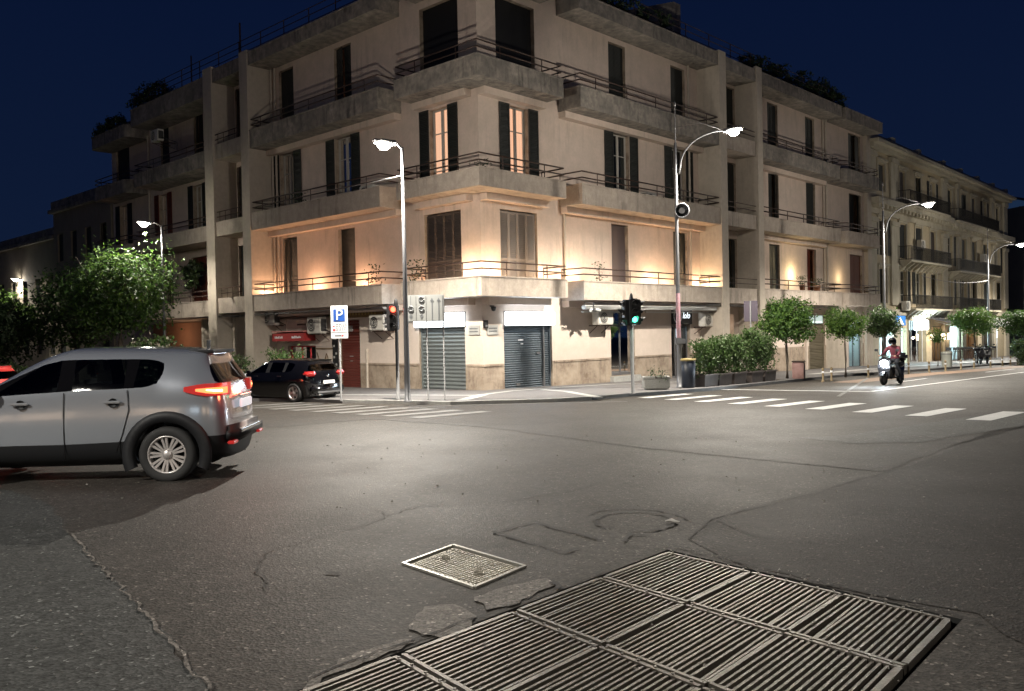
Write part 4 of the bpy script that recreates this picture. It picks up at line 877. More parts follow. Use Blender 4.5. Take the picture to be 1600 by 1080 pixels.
# older strip before the crossing, dark resurfaced lane on the right, rough pale patch on the left
sheet('asphalt_strip', jag([(-5.07, 18.31), (-3.32, 20.14), (-0.55, 17.27), (1.92, 13.13), (4.34, 10.12), (6.22, 12.36), (14, 20), (11, 27), (5.5, 27), (1, 24.5), (-3, 25), (-8, 25), (-14, 22)], .04), .004, 'asphalt_old')
sheet('asphalt_lane', jag([(4.9, 10.61), (2.86, 8.63), (1.71, 7.52), (1.35, 6.75), (1.6, 5.75), (2.55, 4.75), (2.4, 3.0), (3, -8), (40, -8), (40, 26), (22, 24), (9.81, 16.76)], .05, seed=4), .004, 'asphalt_dark')
sheet('asphalt_patch', jag([(-8.87, 11.89), (-5.82, 9.98), (-4.83, 8.95), (-3.95, 7.58), (-2.97, 6.16), (-2.06, 4.87), (-1.39, 3.86), (-1.1, 2.4), (-1.2, -4), (-20, -4), (-22, 9)], .03, .2, seed=6), .004, 'asphalt_left')
sheet('asphalt_band', jag([(4.65, 14.16), (5.36, 14.23), (12.02, 19.78), (13.65, 18.41), (8.3, 14.75), (6.18, 13.06), (5.12, 13.08)], .05, seed=9), .008, 'asphalt_left')
# broken pale mortar along the gratings
for k, pp in enumerate(([(640, 985), (662, 950), (705, 945), (745, 968), (740, 985), (690, 1005)], [(742, 935), (790, 918), (855, 905), (868, 915), (800, 948), (760, 955)], [(480, 1060), (560, 1020), (640, 1000), (650, 1008), (520, 1062), (470, 1085)])):
    sheet('mortar_patch', jag([tuple(x) for x in ([(-0.59, 4.66), (-0.55, 5.07), (-0.39, 5.12), (-0.23, 4.87), (-0.25, 4.7), (-0.4, 4.5)], [(-0.26, 5.25), (-0.07, 5.48), (0.2, 5.66), (0.25, 5.5), (-0.03, 5.06), (-0.18, 4.98)], [(-0.98, 3.99), (-0.81, 4.33), (-0.57, 4.51), (-0.53, 4.45), (-0.87, 4.03), (-0.97, 3.81)])[k]], .02, .06, seed=20+k), .008, 'asphalt_edge')
# cracks
def crack(pts, w=.012, seed=0, m='crack'):
    rng = random.Random(seed); P = []
    for i in range(len(pts)-1):
        a, b = Vector(pts[i]), Vector(pts[i+1]); k = max(2, int((b-a).length/.07)); n = Vector((-(b-a).y, (b-a).x)).normalized()
        for j in range(k): P.append(a+(b-a)*j/k+n*rng.uniform(-.022, .022))
    P.append(Vector(pts[-1])); q = MB(); vs = []
    for i, p in enumerate(P):
        a, b = P[max(0, i-1)], P[min(len(P)-1, i+1)]; n = Vector((-(b-a).y, (b-a).x)).normalized(); ww = w*(.35+rng.random())
        for s in (-1, 1): x = p+n*ww*s*.5; vs.append((x.x, x.y, gz(x.x, x.y)+.013))
    q.add(vs, [(2*i, 2*i+1, 2*i+3, 2*i+2) for i in range(len(P)-1)]); o = q.build('road_crack', M[m], recalc=False); o['kind'] = 'structure'
crack([(-1.6, 5.49), (-1.7, 5.8), (-1.85, 6.07), (-1.91, 6.63), (-1.7, 6.99), (-1.33, 7.6), (-1.17, 8.04), (-0.97, 8.45), (-0.16, 8.61), (0.51, 9.11), (0.98, 9.72), (1.59, 10.4), (2.32, 9.88), (2.79, 9.04)], .013, 1)
crack([(-1.17, 8.04), (-1.53, 8.41), (-2.03, 8.39)], .01, 2); crack([(-0.03, 8.41), (0.48, 8.53), (0.95, 8.23)], .01, 3)
crack([(2.67, 20.78), (3.59, 20.3)], .05, 5); crack([(6.61, 13.97), (6.59, 12.72)], .04, 6)
crack([(-3.95, 7.58), (-2.97, 6.16), (-2.06, 4.87), (-1.39, 3.86)], .02, 41, 'asphalt_edge')
# ring crack round a buried cover, square sunk cover
ring = [(1.04+.34*math.cos(a/24*6.283), 7.5+.42*math.sin(a/24*6.283)) for a in range(25)]
crack(ring[1:16], .028, 7); crack(ring[17:25], .04, 8)
crack([(1.04+.46*math.cos(a/24*6.283), 7.52+.58*math.sin(a/24*6.283)) for a in range(0, 11)], .02, 9)
sqc = [(-0.19, 7.14), (0.17, 7.54), (0.65, 6.78), (0.37, 6.37)]
crack([sqc[1], sqc[0]], .022, 10); crack([sqc[0], sqc[3]], .03, 11); crack([sqc[1], sqc[2]], .03, 12); crack([(0.37, 6.37), (0.48, 6.5)], .025, 13)
crack([(0.84, 6.69), (0.95, 6.96), (1.06, 6.9)], .03, 14); crack([(0.65, 6.78), (0.52, 7.1), (0.3, 7.31)], .01, 15)
crack([(0.23, 5.55), (0.27, 5.39)], .05, 17)
for x, y, w in ((520, 898, .05), (170, 904, .04)): crack([(-1.31, 5.91), (-1.21, 5.88)] if x == 520 else [(-2.82, 5.89), (-2.76, 5.92)], w, 16)
# ---- scattered pale stones and a crumpled paper in the ring
rng = random.Random(12)
def litter(name, label, cat, x, y, pts): 
    o = None
q = MB(); q.tube([(0, 0, .02), (.05, -.03, .05), (.085, -.075, .035), (.12, -.09, .03)], [.02, .028, .024, .012], 6); q.add([(0, 0, .01), (.1, -.1, .012), (.14, -.05, .03), (.05, .04, .05)], [(0, 1, 2, 3)])
o = q.build('litter', mat('dirty_paper', (.4, .38, .35), .8)); o.scale = (.8, .8, .5); o.location = (1.30, 7.42, gz(0, 7.42)+.005); tag(o, 'crumpled white paper lying in the round crack', 'litter')
# ================================================================== gratings over the pit
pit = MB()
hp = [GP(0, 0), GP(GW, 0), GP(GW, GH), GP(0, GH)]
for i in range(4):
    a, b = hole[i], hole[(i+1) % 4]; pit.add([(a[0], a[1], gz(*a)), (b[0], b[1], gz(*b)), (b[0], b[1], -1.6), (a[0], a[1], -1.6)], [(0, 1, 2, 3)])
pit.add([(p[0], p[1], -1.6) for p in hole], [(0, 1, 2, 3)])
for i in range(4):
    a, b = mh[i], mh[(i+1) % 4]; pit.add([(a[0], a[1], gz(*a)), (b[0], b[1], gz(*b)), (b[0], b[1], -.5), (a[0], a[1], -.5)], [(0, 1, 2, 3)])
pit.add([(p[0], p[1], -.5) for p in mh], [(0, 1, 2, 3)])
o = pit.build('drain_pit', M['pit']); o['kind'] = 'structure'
def obox(q, p0, p1, w, z0, z1, m=0, side=None):
    """bar along p0-p1 in plan, width w, heights relative to the sloping road"""
    a, b = Vector(p0), Vector(p1); n = (side or Vector((-(b-a).y, (b-a).x))).normalized()*w/2
    c = [a-n, b-n, b+n, a+n]; vs = [(p.x, p.y, gz(p.x, p.y)+z) for z in (z0, z1) for p in c]
    q.add(vs, [(0, 1, 2, 3), (4, 5, 6, 7), (0, 1, 5, 4), (1, 2, 6, 5), (2, 3, 7, 6), (3, 0, 4, 7)], m)
rows = 4; pw = [(0, .76), (.76, 1.44), (1.44, 2.10)]; ph = GH/rows
names = {0: 'far', 1: 'second', 2: 'third', 3: 'near'}; cn = ['left', 'middle', 'right']
rng = random.Random(3)
for r in range(rows):
    for c, (a0, a1) in enumerate(pw):
        b0, b1 = r*ph, (r+1)*ph
        p = GP(a0, b0); t = thing('drain_grate', '%s panel of the %s row of worn steel bar gratings' % (cn[c], names[r]), 'grating', (0, 0, 0), 0, 'steel bar gratings in the foreground')
        t.location = (p[0], p[1], gz(*p)); off = Vector(t.location)
        g = .012; dz = rng.uniform(-.004, .006)
        q = MB()
        obox(q, GP(a0+g, b0+.03), GP(a1-g, b0+.03), .024, -.05, .008+dz); obox(q, GP(a0+g, b1-.03), GP(a1-g, b1-.03), .024, -.05, .008+dz)
        if c == 0: obox(q, GP(a0+.02, b0+.05), GP(a0+.02, b1-.05), .03, -.05, .010+dz)
        if c == 2: obox(q, GP(a1-.02, b0+.05), GP(a1-.02, b1-.05), .035, -.05, .010+dz)
        for k in range(6):                                 # bolts on the frame
            pp = GP(a0+.06+(a1-a0-.12)*k/5, b0+.03); q.cyl((pp[0], pp[1], gz(*pp)+.012+dz), (pp[0], pp[1], gz(*pp)+.018+dz), .009, n=6)
        for v in q.v: v -= off
        q.build('frame', M['steel'], t)
        q = MB(); n = 16
        for k in range(n):
            a = a0+.035+(a1-a0-.05)*(k+.5)/n; wd = .0145+rng.uniform(-.001, .001)
            j = rng.uniform(-.005, .005)+(.02 if rng.random() < .04 else 0)
            obox(q, GP(a, b0+.05), GP(a+j, b1-.05), wd, -.045, .004+dz+rng.uniform(-.001, .002))
        if c < 2: obox(q, GP(a1-.005, b0+.05), GP(a1-.005, b1-.05), .026, -.045, .007+dz)
        for v in q.v: v -= off
        q.build('bars', M['steel'], t)
# cast iron cover in its frame
t = thing('manhole_cover', 'square worn iron cover in a pale frame, left of the gratings', 'manhole cover', (mh[0][0], mh[0][1], gz(*mh[0])))
off = Vector(t.location); q = MB()
for i in range(4): obox(q, mh[i], mh[(i+1) % 4], .024, -.05, .012+.001*i)
for v in q.v: v -= off
q.build('frame', mat('pale_frame_metal', (.34, .33, .29), .4, .6, var=(20, .4, (.25, .24, .2))), t)
q = MB(); cc = Vector((sum(p[0] for p in mh)/4, sum(p[1] for p in mh)/4)); ins = [tuple(cc+(Vector(p)-cc)*.93) for p in mh]
q.add([(p[0], p[1], gz(*p)-.004) for p in ins]+[(p[0], p[1], gz(*p)-.04) for p in ins], [(0, 1, 2, 3), (0, 1, 5, 4), (1, 2, 6, 5), (2, 3, 7, 6), (3, 0, 4, 7)])
def mp(u, v): a = Vector(ins[0])*(1-u)+Vector(ins[3])*u; b = Vector(ins[1])*(1-u)+Vector(ins[2])*u; p = a*(1-v)+b*v; return (p.x, p.y)
for k in range(17): obox(q, mp(.04, .06+k*.055), mp(.96, .06+k*.055), .008, -.005, .001+.001*(k % 2))
for k in range(14): obox(q, mp(.05+k*.068, .03), mp(.08+k*.068, .03), .02, -.004, .006)
for u, v in ((.2, .55), (.8, .4)):
    p = mp(u, v); q.lathe([(.028, .0), (.034, .012), (.042, .0)], 12, 0, Matrix.Translation((p[0], p[1], gz(*p))))
for v in q.v: v -= off
q.build('cover_plate', M['iron_cover'], t)
# ================================================================== pavement, kerbs, painted lines
KB = [(-60, 77), (-33, 50.5), (-26.5, 44.0), (-13.2, 31.4), (-9.6, 29.4), (-7.6, 29.0), (-5.35, 27.0), (-4.0, 26.35), (-2.9, 25.6), (-1.8, 24.9), (-.9, 25.1), (0.3, 25.2), (1.3, 25.4), (2.4, 26.2), (3.7, 27.5), (5.2, 28.7), (7.0, 30.3), (9.1, 32.9), (12.4, 37.0), (14.6, 40.0), (18.6, 44.0), (27, 51.8), (38, 63.2), (60, 86), (110, 140)]
inner = [(112, 150), (60, 150), (-20, 150), (-64, 82)]
sheet('pavement', KB+inner, .10, 'pavement')
q = MB()
for i in range(len(KB)-1):
    a, b = Vector(KB[i]), Vector(KB[i+1]); n = Vector((-(b-a).y, (b-a).x)).normalized()*.16
    L = (b-a).length; k = max(1, int(L/1.0))
    for j in range(k if L < 30 else 1):
        p = a+(b-a)*j/k+(b-a).normalized()*.004; e = a+(b-a)*(j+1)/k-(b-a).normalized()*.004
        if L >= 30: e = b
        hz = .106
        c = [p, e, e+n, p+n]; vs = [(v.x, v.y, gz(v.x, v.y)+z) for z in (-.1, hz) for v in c]
        q.add(vs, [(0, 1, 2, 3), (4, 5, 6, 7), (0, 1, 5, 4), (1, 2, 6, 5), (2, 3, 7, 6), (3, 0, 4, 7)], 1 if 5 < i < 13 else 0)
o = q.build('kerb', [M['kerb'], M['marble']]); o['kind'] = 'structure'
def strip(pts, w, dz, m='paint', name='painted_line'):
    P = [Vector(p) for p in pts]; q = MB(); vs = []
    for i, p in enumerate(P):
        a, b = P[max(0, i-1)], P[min(len(P)-1, i+1)]; n = Vector((-(b-a).y, (b-a).x)).normalized()*w/2
        for s in (-1, 1): x = p+n*s; vs.append((x.x, x.y, gz(x.x, x.y)+dz))
    q.add(vs, [(2*i, 2*i+1, 2*i+3, 2*i+2) for i in range(len(P)-1)]); o = q.build(name, M[m] if isinstance(m, str) else m, recalc=False); o['kind'] = 'structure'; return o
gh = .1
strip([(-6.25, 30.79), (-1.19, 28.32)], .35, .106, 'marble', 'inlaid_strip')
strip([(-1.19, 28.32), (-0.03, 31.08), (1.68, 33.04), (3.88, 35.13), (6.98, 36.35)], .3, .107, 'marble', 'inlaid_strip')
strip([(-0.99, 28.67), (-1.54, 25.45)], .4, .108, 'marble', 'inlaid_strip')
strip([(1.02, 31.65), (1.85, 29.75), (2.54, 25.69)], .3, .108, 'marble', 'inlaid_strip')
strip([(14.77, 42.89), (19.75, 48.89), (38.14, 67.67)], .5, .107, 'marble', 'inlaid_strip')
# right crossing: bars run down the street, the band of bars crosses it
us = Vector((.70, .72)).normalized()
def bar(x, y, L, w, m='paint'):
    a = Vector((x, y)); strip([a, a+us*L*.5, a+us*L], w, .012, m, 'crossing_bar')
for k in range(14):
    t = k; x = 8.95+(-0.62)*t*1.0; y = 16.6+1.24*t*1.0
    bar(x, y, 2.55, .45)
for k in range(5):
    bar(9.57+.62*k, 15.36-1.24*k, 2.55, .45)
strip([(3.13, 30.39), (7.34, 31.04), (11.42, 27.53)], .30, .012, 'paint')
strip([(11.42, 27.53), (25.14, 42.38), (60, 80)], .16, .012, 'paint')
strip([(9.55, 25.29), (16.43, 39.75)], .12, .012, 'paint_worn')
strip([(15.05, 33.85), (17.74, 36.99)], .14, .012, 'paint'); strip([(23.87, 43.46), (27.76, 47.68)], .14, .012, 'paint')
# parking strip in warm red-brown beside the kerb
sheet('kerb_lane', [(13.0, 35.2), (16.0, 38.6), (19.5, 42.6), (28, 50.6), (44, 67), (45, 66), (29, 49.4), (20.4, 41.4), (16.8, 37.5), (13.8, 34.2)], .008, mat('reddish_lane', (.17, .10, .06), .75, var=[(2, .6, (.12, .08, .055)), (40, .5, (.2, .14, .09))], bump=(60, .4)))
# left crossing, nearly worn away
vs_ = Vector((-.72, .69)).normalized()
for k in range(9):
    a = Vector((-1.5, 21.0))+vs_*1.05*k; strip([a-us*1.2, a+us*1.2], .45, .012, 'paint_worn', 'crossing_bar')
strip([(-4.13, 22.98), (-1.5, 24.61), (3.29, 24.85)], .16, .0125, 'paint_worn')
# warm wash on pavement by shops comes from their lamps

# tar seams along the edges of the resurfaced lane, grit and leaves caught on the gratings
crack([(4.9, 10.61), (2.86, 8.63), (1.71, 7.52), (1.35, 6.75)], .014, 31); crack([(-5.07, 18.31), (-3.32, 20.14), (-0.55, 17.27), (1.92, 13.13), (4.34, 10.12)], .012, 32)
crack([(1.2, 6.5), (1.6, 5.9), (2.35, 4.85), (2.48, 4.6)], .02, 33); crack([(-0.98, 3.95), (-0.56, 4.48), (0.05, 5.13), (0.6, 5.84)], .012, 34)
crack([(6.59, 12.72), (9.15, 15.45)], .014, 35); crack([(1.71, 7.52), (1.89, 6.78), (2.34, 6.51)], .01, 36)
rng = random.Random(77); q = MB()
for k in range(420):
    if k < 260: x, y = rng.uniform(-6, 6), 3.2+rng.random()**1.5*12
    else: pp = GP(rng.uniform(-.25, 2.3), rng.choice([rng.uniform(-.2, 0), rng.uniform(0, 3.6)])); x, y = pp
    s = rng.uniform(.004, .012)*(1 if y < 8 else 1.8); z = gz(x, y)+.012; a = rng.random()*6.28
    q.add([(x+s*math.cos(a+i*2.1)*rng.uniform(.7, 1.3), y+s*math.sin(a+i*2.1)*rng.uniform(.7, 1.3), z) for i in range(3)]+[(x, y, z+s*.8)], [(0, 1, 3), (1, 2, 3), (2, 0, 3)])
o = q.build('road_grit', mat('pale_grit', (.22, .21, .19), .8, var=(3, .8, (.08, .07, .05)))); tag(o, None, None, None, 'stuff')
# ================================================================== STREET LAMPS
SP = 8200
def head(t, p, d, power, color, cone=164):
    """LED head at p (local), pointing along d (horizontal)"""
    d = Vector((d[0], d[1], 0)).normalized(); rz = math.atan2(d.y, d.x)
    Mx = Matrix.Translation(p) @ Matrix.Rotation(rz, 4, 'Z') @ Matrix.Rotation(R(-6), 4, 'Y')
    q = MB(); q.bev(-.35, .35, -.14, .14, 0, .09, .03, 0, Mx); q.box(-.3, .1, -.08, .08, .09, .12, 0, Mx)
    h = q.build('lamp_head', M['grey_metal'], t)
    q = MB(); q.box(-.24, .3, -.1, .1, -.02, -.002, 0, Mx)
    q.lathe([(0, -.2), (.11, -.17), (.18, -.1), (.2, -.0)], 14, 0, Mx @ Matrix.Translation((.03, 0, 0)))  # bowl enlarged, the lamp's bloom put into its shape
    q.build('lamp_glass', M['led'], h)
    lamp('street_light', 'SPOT', Vector(p)+Vector((0, 0, -.3)), power, color, .12, t, cone, .55, aim=(d.x*.12, d.y*.12, -1))
    lamp('street_glow', 'POINT', Vector(p)+Vector((0, 0, -.3)), power*.095, color, .12, t)
def curved_lamp(label, x, y, H, arm, az, power=SP, color=NEUTRAL, group='street lamps with curved arms', stay=True, gh=.1, stick=False, lean=(0, 0)):
    z = gz(x, y)+gh; t = thing('street_lamp', label, 'street lamp', (x, y, z), 0, group)
    d = Vector((math.cos(az), math.sin(az), 0))
    q = MB(); q.lathe([(0.13, 0), (.13, .03), (.095, .04), (.095, .5), (.085, 1.0), (.075, 3.5), (.06, H-1.2), (.05, H), (.0, H+.01)], 14)
    q.build('pole', M['pole'], t)
    q = MB(); q.cyl((0, 0, H-.0), (0, 0, H+1.3), .025, .018, 6); q.lathe([(0, H+1.3), (.04, H+1.32), (.04, H+1.45), (0, H+1.5)], 8); q.build('mast_tip', M['grey_metal'], t)
    st = Vector((0, 0, H-.9))+d*.16; pts = [Vector((0, 0, H-1.15))+d*.1, st]
    for k in range(1, 9):
        a = k/8; pts.append(st+d*(arm-.45)*(a**1.9)+Vector((0, 0, 1.15*math.sin(a*math.pi/2))))
    top = pts[-1]; pts.append(top+d*.3)
    q = MB(); q.tube(pts, [.035, .035]+[.034-.001*k for k in range(8)]+[.025], 8); q.cyl(Vector((0, 0, H-1.1)), Vector((0, 0, H-1.1))+d*.14, .02, n=6); q.build('curved_arm', M['pole'], t)
    if stay: q = MB(); q.tube([(0, 0, H+.55), tuple(d*arm*.45+Vector((0, 0, H+.62))), tuple(top)], .012, 5); q.build('stay_rod', M['grey_metal'], t)
    head(t, top+d*.35+Vector((0, 0, -.05)), d, power, color)
    return t
def straight_lamp(label, x, y, H, az, power=SP, color=NEUTRAL, group='street lamps with straight poles', arm=.55):
    z = gz(x, y)+.1; t = thing('street_lamp', label, 'street lamp', (x, y, z), 0, group); d = Vector((math.cos(az), math.sin(az), 0))
    q = MB(); q.lathe([(0.13, 0), (.13, .03), (.085, .05), (.085, .6), (.065, 3.5), (.04, H), (0, H+.02)], 14); q.build('pole', M['pole'], t)
    q = MB(); q.tube([(0, 0, H-.05), tuple(d*arm*.6+Vector((0, 0, H+.12))), tuple(d*arm+Vector((0, 0, H+.14)))], .035, 8); q.build('arm', M['grey_metal'], t)
    head(t, d*(arm+.25)+Vector((0, 0, H+.1)), d, power, color)
    return t
WL = (1.0, .92, .80)
curved_lamp('tall lamp with a pink stickered pole and a horn speaker before the black shop sign', 6.05, 31.3, 8.85, 2.0, R(-25), group='street lamps with curved arms', color=WL)
t = [o for o in col.objects if o.name == 'street_lamp'][0]
q = MB(); rng = random.Random(6)
q.lathe([(.081, 1.75), (.083, 1.76), (.079, 3.4), (.077, 3.41)], 14); q.build('pink_wrap', mat('pink_poster_wrap', (.42, .16, .2), .6, var=[(6, .9, (.3, .2, .25)), (20, .6, (.5, .4, .4))]), t)
q = MB(); q.bev(-.12, .12, -.13, .13, 1.55, 1.8, .03); q.bev(.1, .24, -.1, .05, 1.58, 1.76, .02); q.build('junction_box', M['pole'], t)
q = MB(); q.lathe([(.26, 0), (.2, .1), (.09, .3), (.06, .42), (0, .43)], 18, 0, Matrix.Translation((.12, -.42, 6.35)) @ Matrix.Rotation(R(-90), 4, 'X') ); q.lathe([(.26, 0), (.27, -.01), (.24, .0)], 18, 0, Matrix.Translation((.12, -.42, 6.35)) @ Matrix.Rotation(R(-90), 4, 'X')); q.cyl((0, 0, 6.35), (.12, -.1, 6.35), .03); q.build('horn_speaker', M['pole'], t)
q = MB(); q.cyl((.12, -.40, 6.35), (.12, -.39, 6.35), .11, n=16); q.build('horn_throat', M['black_plastic'], t)
curved_lamp('tall lamp with a curved arm before the near end of the old townhouse', 19.4, 44.9, 8.35, 2.05, R(-25), power=SP*.8, color=WL)
curved_lamp('farther curved lamp before the far end of the old townhouse', 34.6, 62.6, 8.2, 2.0, R(-25), power=SP*.9, color=WL)
curved_lamp('curved lamp at the right edge of the view, beyond the old townhouse', 47, 79, 8, 2.0, R(-25), power=SP*.5, color=WL)
straight_lamp('straight lamp beside the lane panel at the corner', -3.1, 25.33, 7.45, R(195), color=WL, arm=.25)
straight_lamp('straight lamp rising through the big lit tree on the left', -16.5, 41, 7.75, R(195), power=SP*.18, color=(1, .92, .78), arm=.5)
straight_lamp('small far lamp at the left edge, behind the dark trees', -39.2, 70, 8.0, R(195), power=SP*.12, color=(1, .92, .78))
# lamps of the near kerbs, behind the viewer
straight_lamp('street lamp on the near left pavement behind the viewer', -11.0, -.5, 9.0, R(60), power=SP*.72, color=(1, .95, .86))
straight_lamp('street lamp on the near right pavement behind the viewer', 9.5, -6.0, 9.2, R(100), power=SP*.3, color=WL)
# wires
M['wire'] = mat('grey_wire', (.2, .2, .2), .6)
def wire(label, pts, r=.012, sag=.25):
    a, b = Vector(pts[0]), Vector(pts[1]); q = MB(); n = 14
    q.tube([a+(b-a)*i/n-Vector((0, 0, sag*4*(i/n)*(1-i/n))) for i in range(n+1)], r, 5); o = q.build('overhead_wire', M['wire']); tag(o, label, 'cable'); return o
lx, ly = (-3.1, 25.33)
wire('overhead cable running left from the corner lamp pole', [(lx, ly, gz(lx, ly)+6.75), (-9.0, 34.9, 7.3)], .006, .12)
wire('overhead cable from the far curved lamp towards the townhouse', [(34.6, 62.6, 4.6), (25.2, 53.0, 4.5)], .02, .3)
wire('dark cable across the gap right of the townhouse', [(47, 79, 8.0), (60, 96, 8.5)], .02, .3)
# ================================================================== SIGNS AND SIGNALS
def post(t, H, r=.03, m='post', x=0, y=0):
    q = MB(); q.lathe([(r*1.8, 0), (r*1.8, .02), (r, .03), (r, H), (0, H+.01)], 10, 0, Matrix.Translation((x, y, 0))); return q.build('post', M[m], t)
x, y = (-5.27, 26.43)
t = thing('parking_sign', 'white and blue parking sign on a slim post behind the black hatchback', 'parking sign', (x, y, gz(x, y)+.1), R(6)); post(t, 2.75, .028)
q = MB(); q.bev(-.26, .26, -.055, -.035, 1.92, 2.93, .01); pl = q.build('sign_plate', M['sign_white'], t)
q = MB(); q.bev(-.175, .175, -.062, -.054, 2.44, 2.82, .004); q.build('blue_field', M['blue_sign'], pl)
text('P', .46, (0, -.066, 2.63), pl, M['sign_white'], ext=.006)
q = MB(); q.box(-.24, .24, -.058, -.054, 2.10, 2.115); rng = random.Random(2)
for z in (2.35, 2.29, 2.23, 2.17):
    xx = -.1
    while xx < .2: a = .02+rng.random()*.05; q.box(xx, xx+a, -.058, -.055, z, z+.03); xx += a+.02
q.box(-.14, .06, -.058, -.055, 1.99, 2.03); q.build('lettering', M['sign_mark'], pl)
q = MB(); q.box(-.2, -.12, -.058, -.055, 2.15, 2.22); q.box(-.2, -.14, -.058, -.055, 2.28, 2.32); q.box(.07, .12, -.058, -.055, 1.985, 2.04); q.build('red_mark', M['red_print'], pl)
# lane panel (two posts) with the route diagram
x, y = (-2.54, 26.15); x2, y2 = (-2.53, 26.5)
t = thing('lane_panel', 'pale panel of road diagrams with arrows on two thin posts at the corner', 'road sign', (x-.14, y-.1, gz(x, y)+.1), R(0))
H = 3.15
post(t, H, .022, 'post', .12, 0); post(t, H, .022, 'post', .62, 0)
q = MB(); q.bev(-.70, .45, -.07, -.045, 2.38, 3.18, .015, 0, Matrix.Translation((.22, -.03, 0))); pl = q.build('panel', M['sign_grey'], t)
q = MB()
def v(xx, a, b, w=.02): q.box(xx-w/2, xx+w/2, -.106, -.098, a, b)
def circ(xx, z, r=.075): q.tube([(xx+r*math.cos(k*.524), -.102, z+r*math.sin(k*.524)) for k in range(13)], .016, 5); q.box(xx-.02, xx+.02, -.106, -.098, z-.02, z+.02)
def arr(xx, z, s): q.add([(xx-.06, -.106, z), (xx+.06, -.106, z), (xx, -.106, z+s*.11)], [(0, 1, 2)])
v(-.34, 2.85, 3.15); circ(-.34, 2.77); v(-.34, 2.55, 2.69); arr(-.34, 2.57, -1)
circ(-.02, 3.05); v(-.02, 2.85, 2.97); circ(-.02, 2.77); v(-.02, 2.55, 2.69); arr(-.02, 2.57, -1)
v(.3, 2.42, 3.0, .03); arr(.3, 2.98, 1); v(.5, 2.42, 3.0, .03); arr(.5, 2.98, 1)
q.build('road_diagram', mat('grey_print', (.17, .18, .19), .5), pl)
q = MB()
for xx in (-.18, .12, .62): v(xx, 2.42, 3.14, .012)
q.build('divider', M['grey_metal'], pl)
# traffic signals
def signal(label, x, y, H, rz, lit, faces=(0,), second=None):
    t = thing('traffic_light', label, 'traffic light', (x, y, gz(x, y)+.1), rz, 'traffic lights at the crossing'); post(t, H, .055)
    for k, (az, lt, hz) in enumerate(faces):
        Mx = Matrix.Rotation(az, 4, 'Z'); h = H-.0+hz
        q = MB(); q.bev(-.13, .13, -.28, -.08, h-.80, h, .03, 0, Mx); q.box(-.03, .03, -.09, .0, h-.2, h-.15, 0, Mx); q.box(-.03, .03, -.09, .0, h-.7, h-.65, 0, Mx)
        b = q.build('signal_box', M['black_plastic'], t)
        for i, z in enumerate((h-.145, h-.40, h-.655)):
            q = MB(); vs = []; n = 14
            for j in range(n+1):
                a = math.pi*(-.12+1.24*j/n); c, s = math.cos(a), math.sin(a); vs += [(c*.098, -.28, z+s*.098), (c*.102, -.28-.05-.12*max(0, s), z+s*.102)]
            q.add(vs, [(2*j, 2*j+1, 2*j+3, 2*j+2) for j in range(n)], 0, True, Mx); q.build('visor', M['black_plastic'], b)
            q = MB(); q.lathe([(.085, 0), (.072, .02), (.04, .032), (0, .036)], 16, 0, Mx @ Matrix.Translation((0, -.28, z)) @ Matrix.Rotation(R(90), 4, 'X'))
            on = lt is not None and ((lt == 'red' and i == 0) or (lt == 'green' and i == 2)); q.build('lens', M[lt+'glow'] if on else M['lens_off'], b)
            if on: lamp('signal_light', 'POINT', Mx @ Vector((0, -.42, z)), 6, (1, .1, .05) if lt == 'red' else (.1, 1, .6), .05, t)
    q = MB(); q.lathe([(.05, H-.1), (.07, H), (.05, H+.12), (0, H+.2)], 10); q.build('finial', M['black_plastic'], t)
    return t
signal('traffic light showing red beside the corner lamp pole', -3.55, 26.62, 2.95, R(-12), 'red', faces=((0, 'red', -.02), (R(-90), None, -.02)))
signal('traffic light showing green before the dark cafe window', 3.78, 27.15, 3.0, R(5), 'green', faces=((R(8), 'green', 0), (R(95), None, -.02), (R(-80), None, -.03)))
# plum panel on its post, blue crossing sign
x, y = 9.75, 35.2
t = thing('road_sign', 'dull plum rectangular sign back on a post between hedges and tree', 'road sign', (x, y, gz(x, y)+.1), R(-30)); post(t, 3.3, .03, 'post')
q = MB(); q.bev(-.28, .28, .04, .065, 2.45, 3.3, .01); q.build('sign_plate', mat('plum_sign_back', (.05, .04, .055), .6), t)
x, y = (21.89, 48.57)
t = thing('road_sign', 'square blue pedestrian crossing sign by the bright shop of the townhouse', 'road sign', (x, y, gz(x, y)+.1), R(-30)); post(t, 3.2, .035)
q = MB(); q.bev(-.27, .27, -.065, -.04, 2.45, 3.0, .01); pl = q.build('sign_plate', mat('blue_sign_lit', (.02, .14, .45), .4), t)
q = MB(); q.add([(-.2, -.07, 2.52), (.2, -.07, 2.52), (0, -.07, 2.93)], [(0, 1, 2)]); q.build('white_triangle', M['sign_white'], pl)
q = MB(); q.tube([(-.02, -.08, 2.72), (0, -.08, 2.55), (-.08, -.08, 2.38)], .03, 6); q.tube([(0, -.08, 2.55), (.1, -.08, 2.4)], .03, 6); q.lathe([(0, -.04), (.04, 0), (0, .04)], 8, 0, Matrix.Translation((-.02, -.08, 2.8))); q.build('walking_figure', M['black_plastic'], pl)
